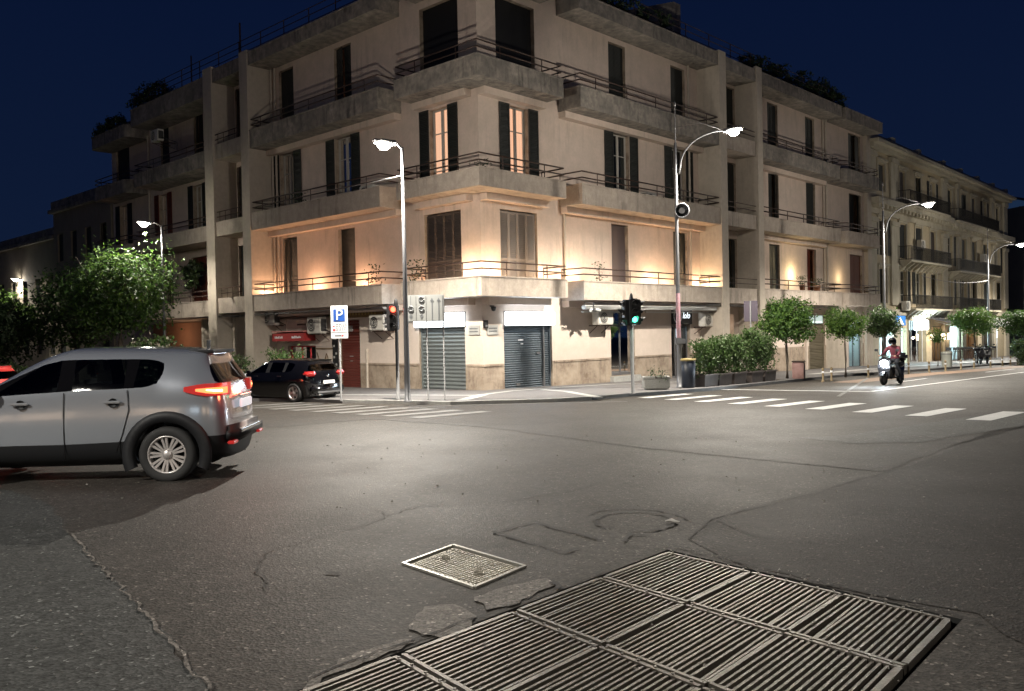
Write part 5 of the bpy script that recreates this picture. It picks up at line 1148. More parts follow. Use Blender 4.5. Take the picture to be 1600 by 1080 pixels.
# ================================================================== PLANTERS, BINS, BOLLARDS
x, y = (4.95, 29.85)
t = thing('concrete_planter', 'square exposed concrete planter with weeds between signal and stickered lamp', 'planter', (x, y, gz(x, y)+.1), R(0))
q = MB(); n = 4
prof = [(.36, 0), (.36, .03), (.42, .06), (.44, .38), (.46, .40), (.46, .46), (.37, .46), (.36, .36)]
vs = []
for r, z in prof:
    for sx, sy in ((-1, -1), (1, -1), (1, 1), (-1, 1)): vs.append((sx*r, sy*r*.7, z))
q.add(vs, [(4*j+i, 4*j+(i+1) % 4, 4*(j+1)+(i+1) % 4, 4*(j+1)+i) for j in range(len(prof)-1) for i in range(4)]); q.add([vs[-4], vs[-3], vs[-2], vs[-1]], [(0, 1, 2, 3)])
for k in range(3): q.box(.445, .452, -.25, .25, .1+.09*k, .15+.09*k)
q.build('tub', mat('pebble_concrete', (.30, .30, .28), .85, var=[(40, .8, (.18, .18, .17)), (3, .4, (.22, .22, .2))], bump=(60, .6)), t)
x, y = (6.28, 30.81)
t = thing('litter_bin', 'dark blue cylindrical litter bin with a yellow rim beside the stickered pole', 'litter bin', (x, y, gz(x, y)+.1))
q = MB(); q.lathe([(.2, 0), (.23, .03), (.25, .5), (.26, .98), (.22, .99)], 20); q.build('barrel', mat('navy_plastic', (.008, .013, .024), .45), t)
q = MB(); q.lathe([(.263, .96), (.28, 1.0), (.26, 1.04), (.12, 1.05), (0, 1.04)], 20); q.build('rim', mat('dull_yellow', (.22, .17, .06), .6), t)
t = thing('litter_bin', 'rusty pink square litter container at the end of the trough row', 'litter bin', (12.36, 37.24, pz(12.36, 37.24)), R(-30))
q = MB(); q.bev(-.24, .24, -.2, .2, 0, .72, .03); q.build('container', mat('rusty_pink_metal', (.22, .13, .12), .7, var=[(2, .9, (.10, .05, .04))]), t); q = MB(); q.bev(-.26, .26, -.22, .22, .72, .78, .02); q.build('lid', M['iron'], t)
x, y = 26.0, 51.6
t = thing('litter_bin', 'pale round container standing before the bar terrace', 'litter bin', (x, y, pz(x, y)))
q = MB(); q.lathe([(.27, 0), (.28, .05), (.31, .85), (.33, .88), (.28, .9), (0, .89)], 20); q.build('drum', mat('pale_concrete_drum', (.33, .34, .3), .7, var=(3, .5, (.24, .25, .22))), t); q = MB(); q.lathe([(.308, .74), (.32, .75), (.32, .78), (.308, .79)], 20); q.build('band', M['grey_metal'], t)
proto = thing('bollard', 'short ochre bollard in the row along the right kerb', 'bollard', group='bollards along the right kerb')
q = MB(); q.lathe([(.07, 0), (.07, .03), (.045, .05), (.045, .48), (.055, .5), (.055, .56), (0, .6)], 10); q.build('shaft', mat('ochre_bollard', (.17, .13, .07), .7, var=(8, .5, (.22, .16, .09))), proto)
q = MB(); q.lathe([(.047, .36), (.05, .37), (.05, .43), (.047, .44)], 10); q.build('band', M['sign_white'], proto)
for i, (x, y) in enumerate([(12.89, 35.82), (13.5, 36.5), (16.25, 39.4), (17.58, 41.04), (19.8, 43.1), (21.74, 45.0), (23.2, 46.2), (25.07, 48.2), (26.77, 50.0), (28.77, 51.9), (30.74, 54.1), (31.94, 55.3), (33.16, 56.6), (35, 58.5), (37, 60.5)]):
    o = proto if i == 0 else copy_tree(proto); o.location = (x, y, gz(x, y)+.01)
    o['label'] = 'ochre bollard nearest the troughs, first of the row' if i == 0 else '%s short ochre bollard from the troughs along the right kerb' % ORD[i]
# ================================================================== VEHICLES
M['silver'] = mat('silver_grey_paint', (0.36, 0.385, 0.425), .19, .62, coat=1.0, bump=(1.3, .10))
M['blackpaint'] = mat('black_car_paint', (0.003, 0.003, 0.004), .12, 0, coat=.6)
M['beige'] = mat('beige_car_paint', (0.33, 0.28, 0.2), .3, .3, coat=1.0)
M['pillar_black'] = mat('gloss_black_pillar', (.004, .004, .005), .8, spec=.0)
M['redpaint'] = mat('red_car_paint', (.35, .02, .015), .3, .2, coat=1.0)
M['clad'] = mat('black_cladding', (0.013, 0.0135, 0.015), .55, spec=.3)
M['tyre'] = mat('tyre_rubber', (0.018, 0.018, 0.018), .75, bump=(30, .3))
M['rim'] = mat('silver_wheel_paint', (0.55, 0.52, 0.50), .35, .6)
M['carglass'] = glass('tinted_car_glass', (.34, .38, .38)); M['darkglass'] = glass('privacy_glass', (.10, .115, .12))
M['tail'] = mat('red_tail_lens', (.25, .01, .01), .2, emit=(.25, (1, .05, .04)), coat=.6)
M['tail_on'] = emis('lit_tail_lamp', (1, .16, .05), 2.6); M['tail_hot'] = emis('hot_tail_bulb', (1, .55, .25), 12)
M['plate'] = mat('number_plate', (.75, .77, .8), .4, emit=(.45, (.85, .93, 1))); M['plate_dim'] = mat('unlit_number_plate', (.7, .7, .7), .4)
M['chrome'] = mat('chrome', (.6, .6, .6), .15, 1.0); M['interior'] = mat('car_interior', (.02, .02, .022), .8)
def car(name, label, cat, loc, rz, spec):
    """lofted body: stations from tail to nose, eight rows from underside to roof centre"""
    t = thing(name, label, cat, loc, rz)
    S = spec['S']; nr = 8
    me = bpy.data.meshes.new('body'); bm = bmesh.new(); Lv = []; Rv = []
    for st in S:
        l = [bm.verts.new((x, y, z)) for x, y, z in st]; Lv.append(l)
        r = [l[j] if j in (0, 7) and abs(st[j][1]) < 1e-6 else bm.verts.new((st[j][0], -st[j][1], st[j][2])) for j in range(nr)]; Rv.append(r)
    def face(vs, m):
        vs = [v for i, v in enumerate(vs) if v not in vs[:i]]
        if len(vs) >= 3: f = bm.faces.new(vs); f.material_index = m; f.smooth = True
    for i in range(len(S)-1):
        for j in range(nr-1):
            m = spec['mat'](i, j); face([Lv[i][j], Lv[i+1][j], Lv[i+1][j+1], Lv[i][j+1]], m); face([Rv[i][j], Rv[i][j+1], Rv[i+1][j+1], Rv[i+1][j]], m)
    for k in (0, len(S)-1):
        for j in range(nr-1):
            face([Lv[k][j], Lv[k][j+1], Rv[k][j+1], Rv[k][j]], spec['cap'](k, j))
    cr = bm.edges.layers.float.new('crease_edge')
    for e in bm.edges:
        ms = {f.material_index for f in e.link_faces}
        if len(ms) > 1: e[cr] = .55
    bmesh.ops.recalc_face_normals(bm, faces=bm.faces); bm.to_mesh(me); bm.free()
    o = bpy.data.objects.new('body', me); col.objects.link(o)
    mats = spec['mats']
    for m in mats: me.materials.append(M[m])
    sd = o.modifiers.new('s', 'SUBSURF'); sd.levels = sd.render_levels = 3
    cut = []
    for wx in (0, spec['wb']):
        for sy in (-1, 1):
            q = MB(); q.cyl((wx, sy*.52, spec['r']), (wx, sy*1.2, spec['r']), spec['r']*1.19, n=40, smooth=False); c = q.build('cut', M['black_plastic'])
            b = o.modifiers.new('b', 'BOOLEAN'); b.operation = 'DIFFERENCE'; b.object = c; b.solver = 'EXACT'; cut.append(c)
    bpy.context.view_layer.update()
    dg = bpy.context.evaluated_depsgraph_get(); dg.update(); ev = bpy.data.meshes.new_from_object(o.evaluated_get(dg))
    for c in cut: bpy.data.objects.remove(c)
    bpy.data.objects.remove(o)
    print('CAR', name, len(ev.vertices), len(ev.polygons), [m.name if m else None for m in ev.materials])
    # split glass from the shell, every pane its own part
    bm = bmesh.new(); bm.from_mesh(ev); ng = len(mats)
    names = spec['names']
    def isl(faces):
        faces = set(faces); out = []
        while faces:
            st = [faces.pop()]; g = [st[0]]
            while st:
                f = st.pop()
                for e in f.edges:
                    for h in e.link_faces:
                        if h in faces: faces.remove(h); st.append(h); g.append(h)
            out.append(g)
        return out
    for mi in range(len(mats)):
        fs = [f for f in bm.faces if (f.material_index == mi or (mi == 0 and f.material_index >= ng))]
        groups = isl(fs) if names[mi] in ('window', 'window_frame') else [fs]
        for g in groups:
            if len(g) < 6: continue
            q = MB(); ix = {}; 
            for f in g:
                idx = []
                for v_ in f.verts:
                    if v_.index not in ix: ix[v_.index] = len(q.v); q.v.append(v_.co.copy())
                    idx.append(ix[v_.index])
                q.f.append(idx); q.m.append(0); q.sm.append(True)
            q.build(names[mi], M[mats[mi]], t, recalc=False)
    bm.free()
    # wheels
    r = spec['r']; W = spec['W']
    for wx in (0, spec['wb']):
        for sy in (-1, 1):
            yo = sy*(W/2-.02); w_ = thing('wheel', None, None); w_.parent = t; w_.location = (wx, yo, r)
            Q = Matrix.Rotation(R(-90)*sy, 4, 'X')
            q = MB(); q.lathe([(r*.66, .0), (r*.70, .012), (r*.86, .022), (r*.965, .008), (r, -.03), (r, -.17), (r*.96, -.2), (r*.66, -.2)], 40, 0, Q); q.build('tyre', M['tyre'], w_)
            q = MB(); q.lathe([(r*.68, .004), (r*.66, .012), (r*.62, .004), (r*.60, -.05), (r*.6, -.18)], 40, 0, Q); q.lathe([(0, .012), (r*.13, .01), (r*.17, -.005), (r*.18, -.03)], 20, 0, Q)
            ns = spec.get('spokes', 9)
            for k in range(ns):
                a = 2*math.pi*k/ns
                for da in (-.11, .11) if ns > 6 else (-.0,):
                    sw = .012 if ns > 6 else .035
                    Z = Q @ Matrix.Rotation(a, 4, 'Z'); p0 = Vector((r*.14, math.sin(da)*r*.25, -.02)); p1 = Vector((r*.63, math.sin(da)*r*.72, -.008))
                    d = (p1-p0).normalized(); nn = Vector((-d.y, d.x, 0))*sw
                    q.add([p0-nn, p1-nn*1.3, p1+nn*1.3, p0+nn, p0-nn+Vector((0, 0, -.03)), p1-nn*1.3+Vector((0, 0, -.03)), p1+nn*1.3+Vector((0, 0, -.03)), p0+nn+Vector((0, 0, -.03))], [(0, 1, 2, 3), (0, 1, 5, 4), (2, 3, 7, 6), (1, 2, 6, 5)], 0, False, Z)
            q.build('rim', M['rim'], w_)
            q = MB(); q.cyl(Q @ Vector((0, 0, -.09)), Q @ Vector((0, 0, -.1)), r*.62, n=24); q.lathe([(r*.5, -.07), (r*.5, -.08), (r*.2, -.08)], 24, 0, Q); q.build('brake_disc', M['black_plastic'], w_)
    # cabin
    q = MB(); b = spec['belt']; q.bev(.0, spec['wb']-.35, -.66, .66, .35, .62, .05)
    for xx, back in ((spec['wb']-1.05, .25), (.35, .2)):
        for yy in (-.38, .38): q.bev(xx-.1, xx+.4, yy-.24, yy+.24, .5, .72, .06); q.bev(xx-.2, xx-.05, yy-.23, yy+.23, .6, b+.12, .06); q.bev(xx-.22, xx-.12, yy-.12, yy+.12, b+.15, b+.36, .04)
    q.bev(spec['wb']-.45, spec['wb']-.2, -.66, .66, .6, b-.02, .06); q.tube([(spec['wb']-.6+.0, .38+.17*math.cos(k*.45), b-.1+.17*math.sin(k*.45)) for k in range(15)], .014, 6)
    q.build('cabin', M['interior'], t)
    return t
def st(x, w, zs, zc, zd, zb, zw, zr, yw, yr, dx=(0,)*8, zu=None):
    zu = zs
    return [(x+dx[0], 0, zu), (x+dx[1], w*.90, zs), (x+dx[2], w*.985, zc), (x+dx[3], w, zd), (x+dx[4], w*.955, zb), (x+dx[5], yw, zw), (x+dx[6], yr, zr-.03), (x+dx[7], 0, zr)]
suvS = [
    st(-.70, .62, .26, .56, .86, 1.20, 1.44, 1.58, .50, .44, dx=(0, 0, -.02, -.02, .05, .22, .28, .28)),
    st(-.60, .84, .22, .56, .86, 1.20, 1.46, 1.63, .60, .54, dx=(0, 0, -.02, -.02, .03, .16, .18, .16)),
    st(-.34, .885, .19, .56, .86, 1.19, 1.49, 1.65, .66, .58, dx=(0, 0, 0, 0, .0, .02, .02, .02)),
    st(.10, .89, .17, .55, .86, 1.18, 1.51, 1.67, .68, .58, dx=(0, 0, 0, 0, .0, -.10, -.10, 0)),
    st(.40, .89, .17, .53, .84, 1.17, 1.525, 1.68, .685, .58, dx=(0, 0, 0, 0, 0, -.04, -.04, 0)),
    st(.50, .89, .17, .52, .83, 1.165, 1.528, 1.685, .685, .58),
    st(1.14, .89, .17, .50, .82, 1.15, 1.535, 1.69, .685, .58),
    st(1.30, .89, .17, .50, .82, 1.14, 1.53, 1.685, .685, .58),
    st(2.10, .89, .17, .50, .81, 1.10, 1.48, 1.63, .67, .57, dx=(0, 0, 0, 0, 0, -.58, -.58, -.62)),
    st(2.30, .885, .17, .50, .80, 1.08, 1.12, 1.15, .74, .6, dx=(0, 0, 0, 0, 0, 0, .04, .12)),
    st(2.80, .88, .17, .50, .78, 1.0, 1.06, 1.09, .72, .55),
    st(3.20, .82, .18, .46, .70, .90, .96, .99, .62, .45),
    st(3.38, .62, .22, .46, .66, .82, .86, .88, .48, .35)]
def suvmat(i, j):
    if j in (0, 1): return 1
    if j == 4:
        if i in (3,): return 3
        if i in (5, 7): return 2
        if i in (4, 6, 8): return 4
        if i in (0,): return 3
    if j in (5,) and 2 <= i < 8: return 0
    if i == 8 and j == 6: return 2
    return 0
def suvcap(k, j):
    if k == 0 and j == 4: return 3
    return 1 if j <= 1 else 0
spec = dict(S=suvS, mat=suvmat, cap=suvcap, mats=['silver', 'clad', 'carglass', 'darkglass', 'pillar_black'], names=['body', 'cladding', 'window', 'window', 'window_frame'], wb=2.60, r=.345, W=1.79, belt=1.12, spokes=9)
sx, sy = -4.40, 10.57
SUVP = (-4.26, 10.57)
hd = R(180+3.0)
hv = Vector((math.cos(hd), math.sin(hd), 0)); rv = Vector((hv.y, -hv.x, 0))   # rv points to the car's right (away from the viewer)
org = Vector((SUVP[0], SUVP[1], 0))+rv*.87
suv = car('crossover_car', 'silver grey crossover in the left foreground with lit tail lamps, cut by the left edge', 'car', (org.x, org.y, gz(org.x, org.y)+.0), hd, spec)
t = suv
def wrap(sgn, cut, z0, z1, off, m, name, parent):
    # a lamp lens that wraps the rear corner, pointed towards the door
    path = [(-.22, .862), (-.36, .856), (-.48, .838), (-.57, .80), (-.635, .72), (-.665, .60), (-.675, .48)]
    k = int(cut*12) if cut else 0; path = path[(1 if cut > .05 else 0)+(1 if cut > .12 else 0):len(path)-(1 if cut > .05 else 0)-(1 if cut > .12 else 0)]
    q = MB(); vs = []; n = len(path)
    for i, (x, y) in enumerate(path):
        f = min(1, .35+i*.42); zc = (z0+z1)/2+.02*(1-f); h = (z1-z0)/2*f
        d = Vector((x+.3, y-.35)).normalized()*off
        for dd, zz in ((-.03, zc-h), (1, zc-h), (1, zc+h), (-.03, zc+h)):
            g = d*(1 if dd > 0 else 0)+Vector((x, y))-Vector((x+.3, y-.35)).normalized()*(.06 if dd < 0 else 0)
            vs.append((g.x, sgn*g.y, zz))
    q.add(vs, [(4*i+j, 4*i+(j+1) % 4, 4*(i+1)+(j+1) % 4, 4*(i+1)+j) for i in range(n-1) for j in range(4)]+[(0, 1, 2, 3), (4*n-4, 4*n-3, 4*n-2, 4*n-1)], 0, False)
    return q.build(name, m, parent)
for sgn in (1, -1):
    # arch cladding
    for wx in (0, 2.6):
        q = MB(); vs = []; n = 22; r0, r1 = .345*1.17, .345*1.17+.125
        for k in range(n+1):
            a = math.pi*(-.12+1.24*k/n); c, s = math.cos(a), math.sin(a)
            for rr, yy in ((r0, .80), (r0, .905), (r1, .905), (r1+.012, .86)): vs.append((wx+c*rr, sgn*yy, .345+s*rr))
        q.add(vs, [(4*k+i, 4*k+i+1, 4*k+5+i, 4*k+4+i) for k in range(n) for i in range(3)], 0, True); q.build('wheel_arch', M['clad'], t)
    for hx in (.62, 1.72):
        q = MB(); q.bev(hx-.1, hx+.12, sgn*.885, sgn*.925, .99, 1.025, .012); hdl = q.build('door_handle', M['silver'], t)
        q = MB(); q.lathe([(0, 0), (.05, .0), (.06, .02)], 12, 0, Matrix.Translation((hx, sgn*.884, .995)) @ Matrix.Rotation(R(-90*sgn), 4, 'X')); q.build('handle_cup', M['clad'], hdl)
    q = MB()
    for pts in ([(1.22, .875, 1.13), (1.22, .899, .85), (1.22, .896, .6), (1.22, .87, .3)], [(.46, .873, 1.15), (.44, .899, .9), (.52, .897, .62), (.60, .885, .4)], [(2.2, .885, .98), (2.24, .9, .75), (2.2, .89, .5)]): q.tube([(a, sgn*(b-.006), c) for a, b, c in pts], .006, 4)
    q.build('door_gap', M['black_plastic'], t)
    q = MB(); q.bev(2.02, 2.14, sgn*.86, sgn*1.08, 1.10, 1.24, .04); q.build('door_mirror', M['silver'], t)
    # tail lamp wraps the corner
    wrap(sgn, .0, 1.05, 1.205, .012, M['tail'], 'tail_light', t)
    tl = wrap(sgn, .08, 1.075, 1.155, .02, M['tail_on'], 'tail_light', t)
    wrap(sgn, .18, 1.10, 1.125, .026, M['tail_hot'], 'tail_bulb', tl)
    q = MB(); q.bev(-.79, -.70, sgn*.56, sgn*.76, .44, .48, .012); q.build('reflector', M['tail'], t)
    lamp('tail_glow', 'POINT', (-.95, sgn*.7, 1.12), 5, (1, .15, .06), .08, t)
q = MB(); q.bev(-.50, -.16, -.52, .52, 1.575, 1.615, .018); q.build('spoiler', M['clad'], t)
q = MB(); q.bev(-.80, -.62, -.74, .74, .44, .66, .06, 0, None, True); bp = q.build('bumper', M['clad'], t)
q = MB(); q.bev(-.82, -.77, -.5, .5, .56, .61, .01); q.build('bumper_trim', M['chrome'], bp)
q = MB(); q.bev(-.765, -.73, -.26, .26, .86, .97, .01); q.build('number_plate', M['plate'], t)
q = MB(); q.bev(-.76, -.71, -.3, .3, 1.0, 1.035, .01); q.build('tailgate_trim', M['chrome'], t)
q = MB(); q.tube([(-.66, 0, 1.2), (-.60, .25, 1.16), (-.62, .5, 1.13)], .012, 5); q.build('rear_wiper', M['black_plastic'], t)
q = MB(); q.box(-.3, -.26, -.02, .02, 1.60, 1.74); q.build('roof_aerial', M['black_plastic'], t)
q = MB(); q.lathe([(.25, 0), (.2, .02), (.09, .028), (0, .0)], 20, 0, Matrix.Translation((1.25, .885, .66)) @ Matrix.Rotation(R(-90), 4, 'X') @ Matrix.Scale(.8, 4, (0, 1, 0))); 
# black hatchback parked by the kerb
def scaleS(S, sx_, sz_, sy_=1.0, z0=0): return [[(x*sx_, y*sy_, z0+(z-z0)*sz_) for x, y, z in s] for s in S]
hatchS = scaleS(suvS, 1.0, .86, .98)
def hmat(i, j):
    m = suvmat(i, j)
    if m == 1 and j in (0, 1): return 0 if j == 1 else 1
    return 3 if m == 2 else m
hspec = dict(S=hatchS, mat=hmat, cap=lambda k, j: 3 if (k == 0 and j == 4) else 0, mats=['blackpaint', 'clad', 'carglass', 'darkglass', 'clad'], names=['body', 'cladding', 'window', 'window', 'window_frame'], wb=2.60, r=.32, W=1.75, belt=.9, spokes=5)
def dress(t, paint, zs=.885, plate='plate_dim'):
    for s in (1, -1):
        q = MB(); q.bev(-.735, -.40, s*.50, s*.845, .87, 1.02, .05, 0, None, True); q.build('tail_light', M['tail'], t)
        for hx in (.62, 1.72): q = MB(); q.bev(hx-.1, hx+.1, s*.86, s*.9, .85, .88, .01); q.build('door_handle', M['chrome'], t)
        q = MB(); q.bev(1.98, 2.1, s*.84, s*1.04, .94, 1.06, .04); q.build('door_mirror', M[paint], t)
        q = MB(); q.cyl((-.75, s*.5, .26), (-.84, s*.5, .26), .035, n=10); q.build('exhaust', M['chrome'], t)
    q = MB(); q.bev(-.80, -.62, -.74, .74, .30, .56, .06, 0, None, True); b = q.build('bumper', M[paint], t)
    q = MB(); q.bev(-.82, -.78, -.55, .55, .30, .36, .01); q.build('diffuser', M['grey_metal'], b)
    q = MB(); q.bev(-.80, -.75, -.26, .26, .60, .71, .008); q.build('number_plate', M[plate], t)
    q = MB(); q.lathe([(0, 0), (.05, .0), (.045, .015), (0, .02)], 14, 0, Matrix.Translation((-.73, 0, .86)) @ Matrix.Rotation(R(-90), 4, 'Y')); q.build('emblem', M['chrome'], t)
    q = MB(); q.bev(-.46, -.15, -.5, .5, 1.36, 1.39, .012); q.build('spoiler', M[paint], t)
hb = car('hatchback_car', 'glossy black hatchback parked at the kerb left of the parking sign', 'car', (-6.75, 29.0, gz(0, 29.2)), R(136+12), hspec); dress(hb, 'blackpaint')
hb2 = car('hatchback_car', 'beige car parked ahead of the black hatchback, half hidden by the silver crossover', 'car', (-11.3, 33.0, gz(0, 32.9)), R(138), dict(hspec, mats=['beige', 'clad', 'carglass', 'darkglass', 'blackpaint'])); dress(hb2, 'beige')
hb3 = car('hatchback_car', 'red lit car seen through the windows of the silver crossover at the left edge', 'car', (-15.0, 24.5, gz(0, 24.5)), R(160), dict(hspec, mats=['redpaint', 'clad', 'carglass', 'darkglass', 'blackpaint'])); dress(hb3, 'redpaint')
lamp('tail_glow', 'POINT', (-1.1, .7, .9), 25, (1, .12, .06), .1, hb3); lamp('tail_glow', 'POINT', (-1.1, -.7, .9), 25, (1, .12, .06), .1, hb3)
q = MB(); q.bev(-.76, -.6, .55, .82, .82, .94, .03); q.bev(-.76, -.6, -.82, -.55, .82, .94, .03); q.build('tail_bulb', M['tail_hot'], hb3)
# ================================================================== SCOOTER AND RIDER
def skin(name, nodes, edges, mats, parent, matfn=None, levels=2, root=0):
    me = bpy.data.meshes.new(name); me.from_pydata([n[:3] for n in nodes], edges, [])
    o = bpy.data.objects.new(name, me); col.objects.link(o); s = o.modifiers.new('k', 'SKIN'); s.use_smooth_shade = True
    for i, n in enumerate(nodes):
        v = me.skin_vertices[0].data[i]; r = n[3]; v.radius = (r, n[4] if len(n) > 4 else r); v.use_root = (i == root)
    b = o.modifiers.new('s', 'SUBSURF'); b.levels = levels
    bpy.context.view_layer.update(); dg = bpy.context.evaluated_depsgraph_get(); dg.update()
    ev = bpy.data.meshes.new_from_object(o.evaluated_get(dg)); bpy.data.objects.remove(o)
    ev.materials.clear()
    for m in mats: ev.materials.append(m)
    if matfn:
        for p in ev.polygons: p.material_index = matfn(p.center)
    for p in ev.polygons: p.use_smooth = True
    r = bpy.data.objects.new(name, ev); col.objects.link(r)
    if parent: r.parent = parent
    return r
px, py = (14.21, 32.29)
SH = math.atan2(-.66, -.75)
sc = thing('motor_scooter', 'black scooter with its dazzling white headlight on, riding towards the crossing', 'scooter', (px, py, gz(px, py)+.012), SH)
M['scoot'] = mat('black_scooter_paint', (.012, .012, .014), .25, coat=.8)
q = MB(); prof = [(.62, .30), (.66, .62), (.60, .92), (.50, 1.02), (.44, 1.0), (.46, .62), (.40, .34), (.05, .28), (-.12, .30), (-.22, .62), (-.75, .72), (-.92, .86), (-.85, .66), (-.70, .44), (-.45, .30), (-.35, .24), (.42, .22)]
hw = [.16, .24, .22, .16, .16, .22, .20, .19, .19, .17, .14, .06, .10, .14, .17, .18, .17]
vs = [(x, -w_, z) for (x, z), w_ in zip(prof, hw)]+[(x, w_, z) for (x, z), w_ in zip(prof, hw)]
n = len(prof); tr = tessellate_polygon([[Vector((x, z, 0)) for x, z in prof]])
q.add(vs, [(i, (i+1) % n, n+(i+1) % n, n+i) for i in range(n)]+[tuple(a) for a in tr]+[tuple(n+i for i in a) for a in tr]); q.build('bodywork', M['scoot'], sc)
q = MB(); q.bev(-.72, -.10, -.15, .15, .72, .82, .04, 0, None, True); q.build('seat', M['black_plastic'], sc)
for wx in (.68, -.66):
    w_ = thing('wheel', None, None); w_.parent = sc; w_.location = (wx, 0, .25)
    q = MB(); Q = Matrix.Rotation(R(90), 4, 'X'); q.lathe([(.17, -.04), (.22, -.055), (.25, -.02), (.25, .02), (.22, .055), (.17, .04)], 26, 0, Q); q.build('tyre', M['tyre'], w_)
    q = MB(); q.lathe([(0, -.05), (.05, -.045), (.17, -.03), (.17, .03), (.05, .045), (0, .05)], 20, 0, Q); q.build('rim', M['grey_metal'], w_)
q = MB(); q.cyl((.68, .09, .25), (.50, .08, .9), .022); q.cyl((.68, -.09, .25), (.50, -.08, .9), .022); q.build('fork', M['grey_metal'], sc)
q = MB(); q.add([(.93, -.07, .36), (.80, -.09, .49), (.62, -.09, .53), (.44, -.07, .42), (.93, .07, .36), (.80, .09, .49), (.62, .09, .53), (.44, .07, .42)], [(0, 1, 5, 4), (1, 2, 6, 5), (2, 3, 7, 6)], 0, True); q.build('front_mudguard', M['scoot'], sc)
q = MB(); q.tube([(.34, -.36, 1.06), (.38, -.2, 1.08), (.42, 0, 1.04), (.38, .2, 1.08), (.34, .36, 1.06)], .016, 8); hb_ = q.build('handlebar', M['grey_metal'], sc)
for s in (-1, 1):
    q = MB(); q.tube([(.37, s*.26, 1.08), (.40, s*.34, 1.22), (.42, s*.38, 1.27)], .008, 5); q.bev(.40, .43, s*.33, s*.46, 1.24, 1.33, .012); q.build('mirror', M['black_plastic'], sc)
q = MB(); q.lathe([(0, .09), (.08, .07), (.13, 0), (.13, -.05)], 18, 0, Matrix.Translation((.66, 0, .80)) @ Matrix.Rotation(R(90), 4, 'Y')); q.build('headlight', emis('headlight_glow', (.85, .95, 1), 160), sc)  # oversized lens, the headlight's glare put into its shape
q = MB(); q.add([(.60, -.15, .98), (.60, .15, .98), (.46, .17, 1.25), (.46, -.17, 1.25), (.585, -.15, .98), (.585, .15, .98), (.445, .17, 1.25), (.445, -.17, 1.25)], [(0, 1, 2, 3), (4, 5, 6, 7), (0, 1, 5, 4), (2, 3, 7, 6), (1, 2, 6, 5), (0, 3, 7, 4)]); q.build('windscreen', glass('clear_windscreen', (.85, .88, .88)), sc)
q = MB(); q.bev(-.98, -.62, -.2, .2, .86, 1.16, .08, 0, None, True); q.build('top_case', M['scoot'], sc)
lamp('headlight_beam', 'SPOT', (.78, 0, .80), 800, (.82, .93, 1), .05, sc, 62, .7, aim=(1, -.25, -.16))
lamp('headlight_halo', 'POINT', (.85, 0, .78), 40, (.82, .93, 1), .05, sc)
pr = thing('person', 'scooter rider in dark helmet and dark red jacket with one foot towards the ground', 'person', tuple(sc.location), SH)
J = [(-.28, 0, .90, .15, .13), (-.26, 0, 1.05, .145, .12), (-.20, 0, 1.25, .17, .13), (-.15, 0, 1.38, .13, .11), (-.12, 0, 1.46, .06, .06), (-.08, 0, 1.58, .085, .09), (-.07, 0, 1.66, .08, .085),
     (-.15, .19, 1.37, .075), (.02, .30, 1.15, .055), (.24, .30, 1.07, .042), (.335, .29, 1.075, .032),
     (-.15, -.19, 1.37, .075), (.02, -.30, 1.15, .055), (.24, -.30, 1.07, .042), (.335, -.29, 1.075, .032),
     (-.22, .11, .86, .10), (.16, .24, .80, .075), (.10, .36, .42, .055), (.06, .40, .11, .042), (.17, .41, .065, .04), (.26, .415, .055, .03),
     (-.22, -.11, .86, .10), (.20, -.17, .84, .075), (.22, -.17, .50, .055), (.20, -.17, .36, .045), (.31, -.17, .335, .04), (.40, -.17, .33, .03)]
E_ = [(0, 1), (1, 2), (2, 3), (3, 4), (4, 5), (5, 6), (3, 7), (7, 8), (8, 9), (9, 10), (3, 11), (11, 12), (12, 13), (13, 14), (0, 15), (15, 16), (16, 17), (17, 18), (18, 19), (19, 20), (0, 21), (21, 22), (22, 23), (23, 24), (24, 25), (25, 26)]
M['skin'] = mat('skin', (.42, .24, .17), .6)
def pm(c):
    if c.z > 1.44: return 2
    if c.z > .96: return 2 if (c.x > .30 and abs(c.y) > .2) else 0
    if (abs(c.y) > .33 and c.z < .13) or (c.y < 0 and c.z < .385 and abs(c.y) < .3): return 3
    return 1
skin('body', J, E_, [mat('dark_red_jacket', (.16, .03, .05), .8, var=(9, .5, (.08, .015, .03)), bump=(18, .5)), mat('dark_trousers', (.018, .02, .028), .8, bump=(20, .4)), M['skin'], M['black_plastic']], pr, pm)
for s in (-1, 1):                                      # fingers close on the grips
    nd = []; ed = []
    for k in range(4):
        yy = s*(.26+.024*k); b = len(nd); L = (.9, 1, .97, .8)[k]
        nd += [(.325, yy, 1.085, .011), (.355, yy, 1.098, .010), (.378, yy, 1.085, .009), (.383, yy, 1.060, .0085), (.362, yy, 1.048, .007)]; ed += [(b+i, b+i+1) for i in range(4)]
        skin('finger', nd[b:], [(0, 1), (1, 2), (2, 3), (3, 4)], [M['skin']], pr, levels=1)
    skin('thumb', [(.325, s*.262, 1.075, .013), (.345, s*.243, 1.058, .011), (.37, s*.25, 1.045, .009)], [(0, 1), (1, 2)], [M['skin']], pr, levels=1)
q = MB(); q.lathe([(0, .15), (.06, .14), (.11, .10), (.138, .03), (.142, -.04), (.13, -.10), (.11, -.13)], 24, 0, Matrix.Translation((-.065, 0, 1.62)) @ Matrix.Scale(1.08, 4, (1, 0, 0))); hm = q.build('helmet', M['scoot'], pr)
q = MB(); vs = []
for i in range(13):
    a = R(-62+124*i/12)
    for z, r in ((.05, .146), (-.035, .155)): vs.append((-.065+r*1.1*math.cos(a), r*math.sin(a), 1.62+z))
q.add(vs, [(2*i, 2*i+2, 2*i+3, 2*i+1) for i in range(12)], 0, True); q.build('visor', M['darkglass'], hm)
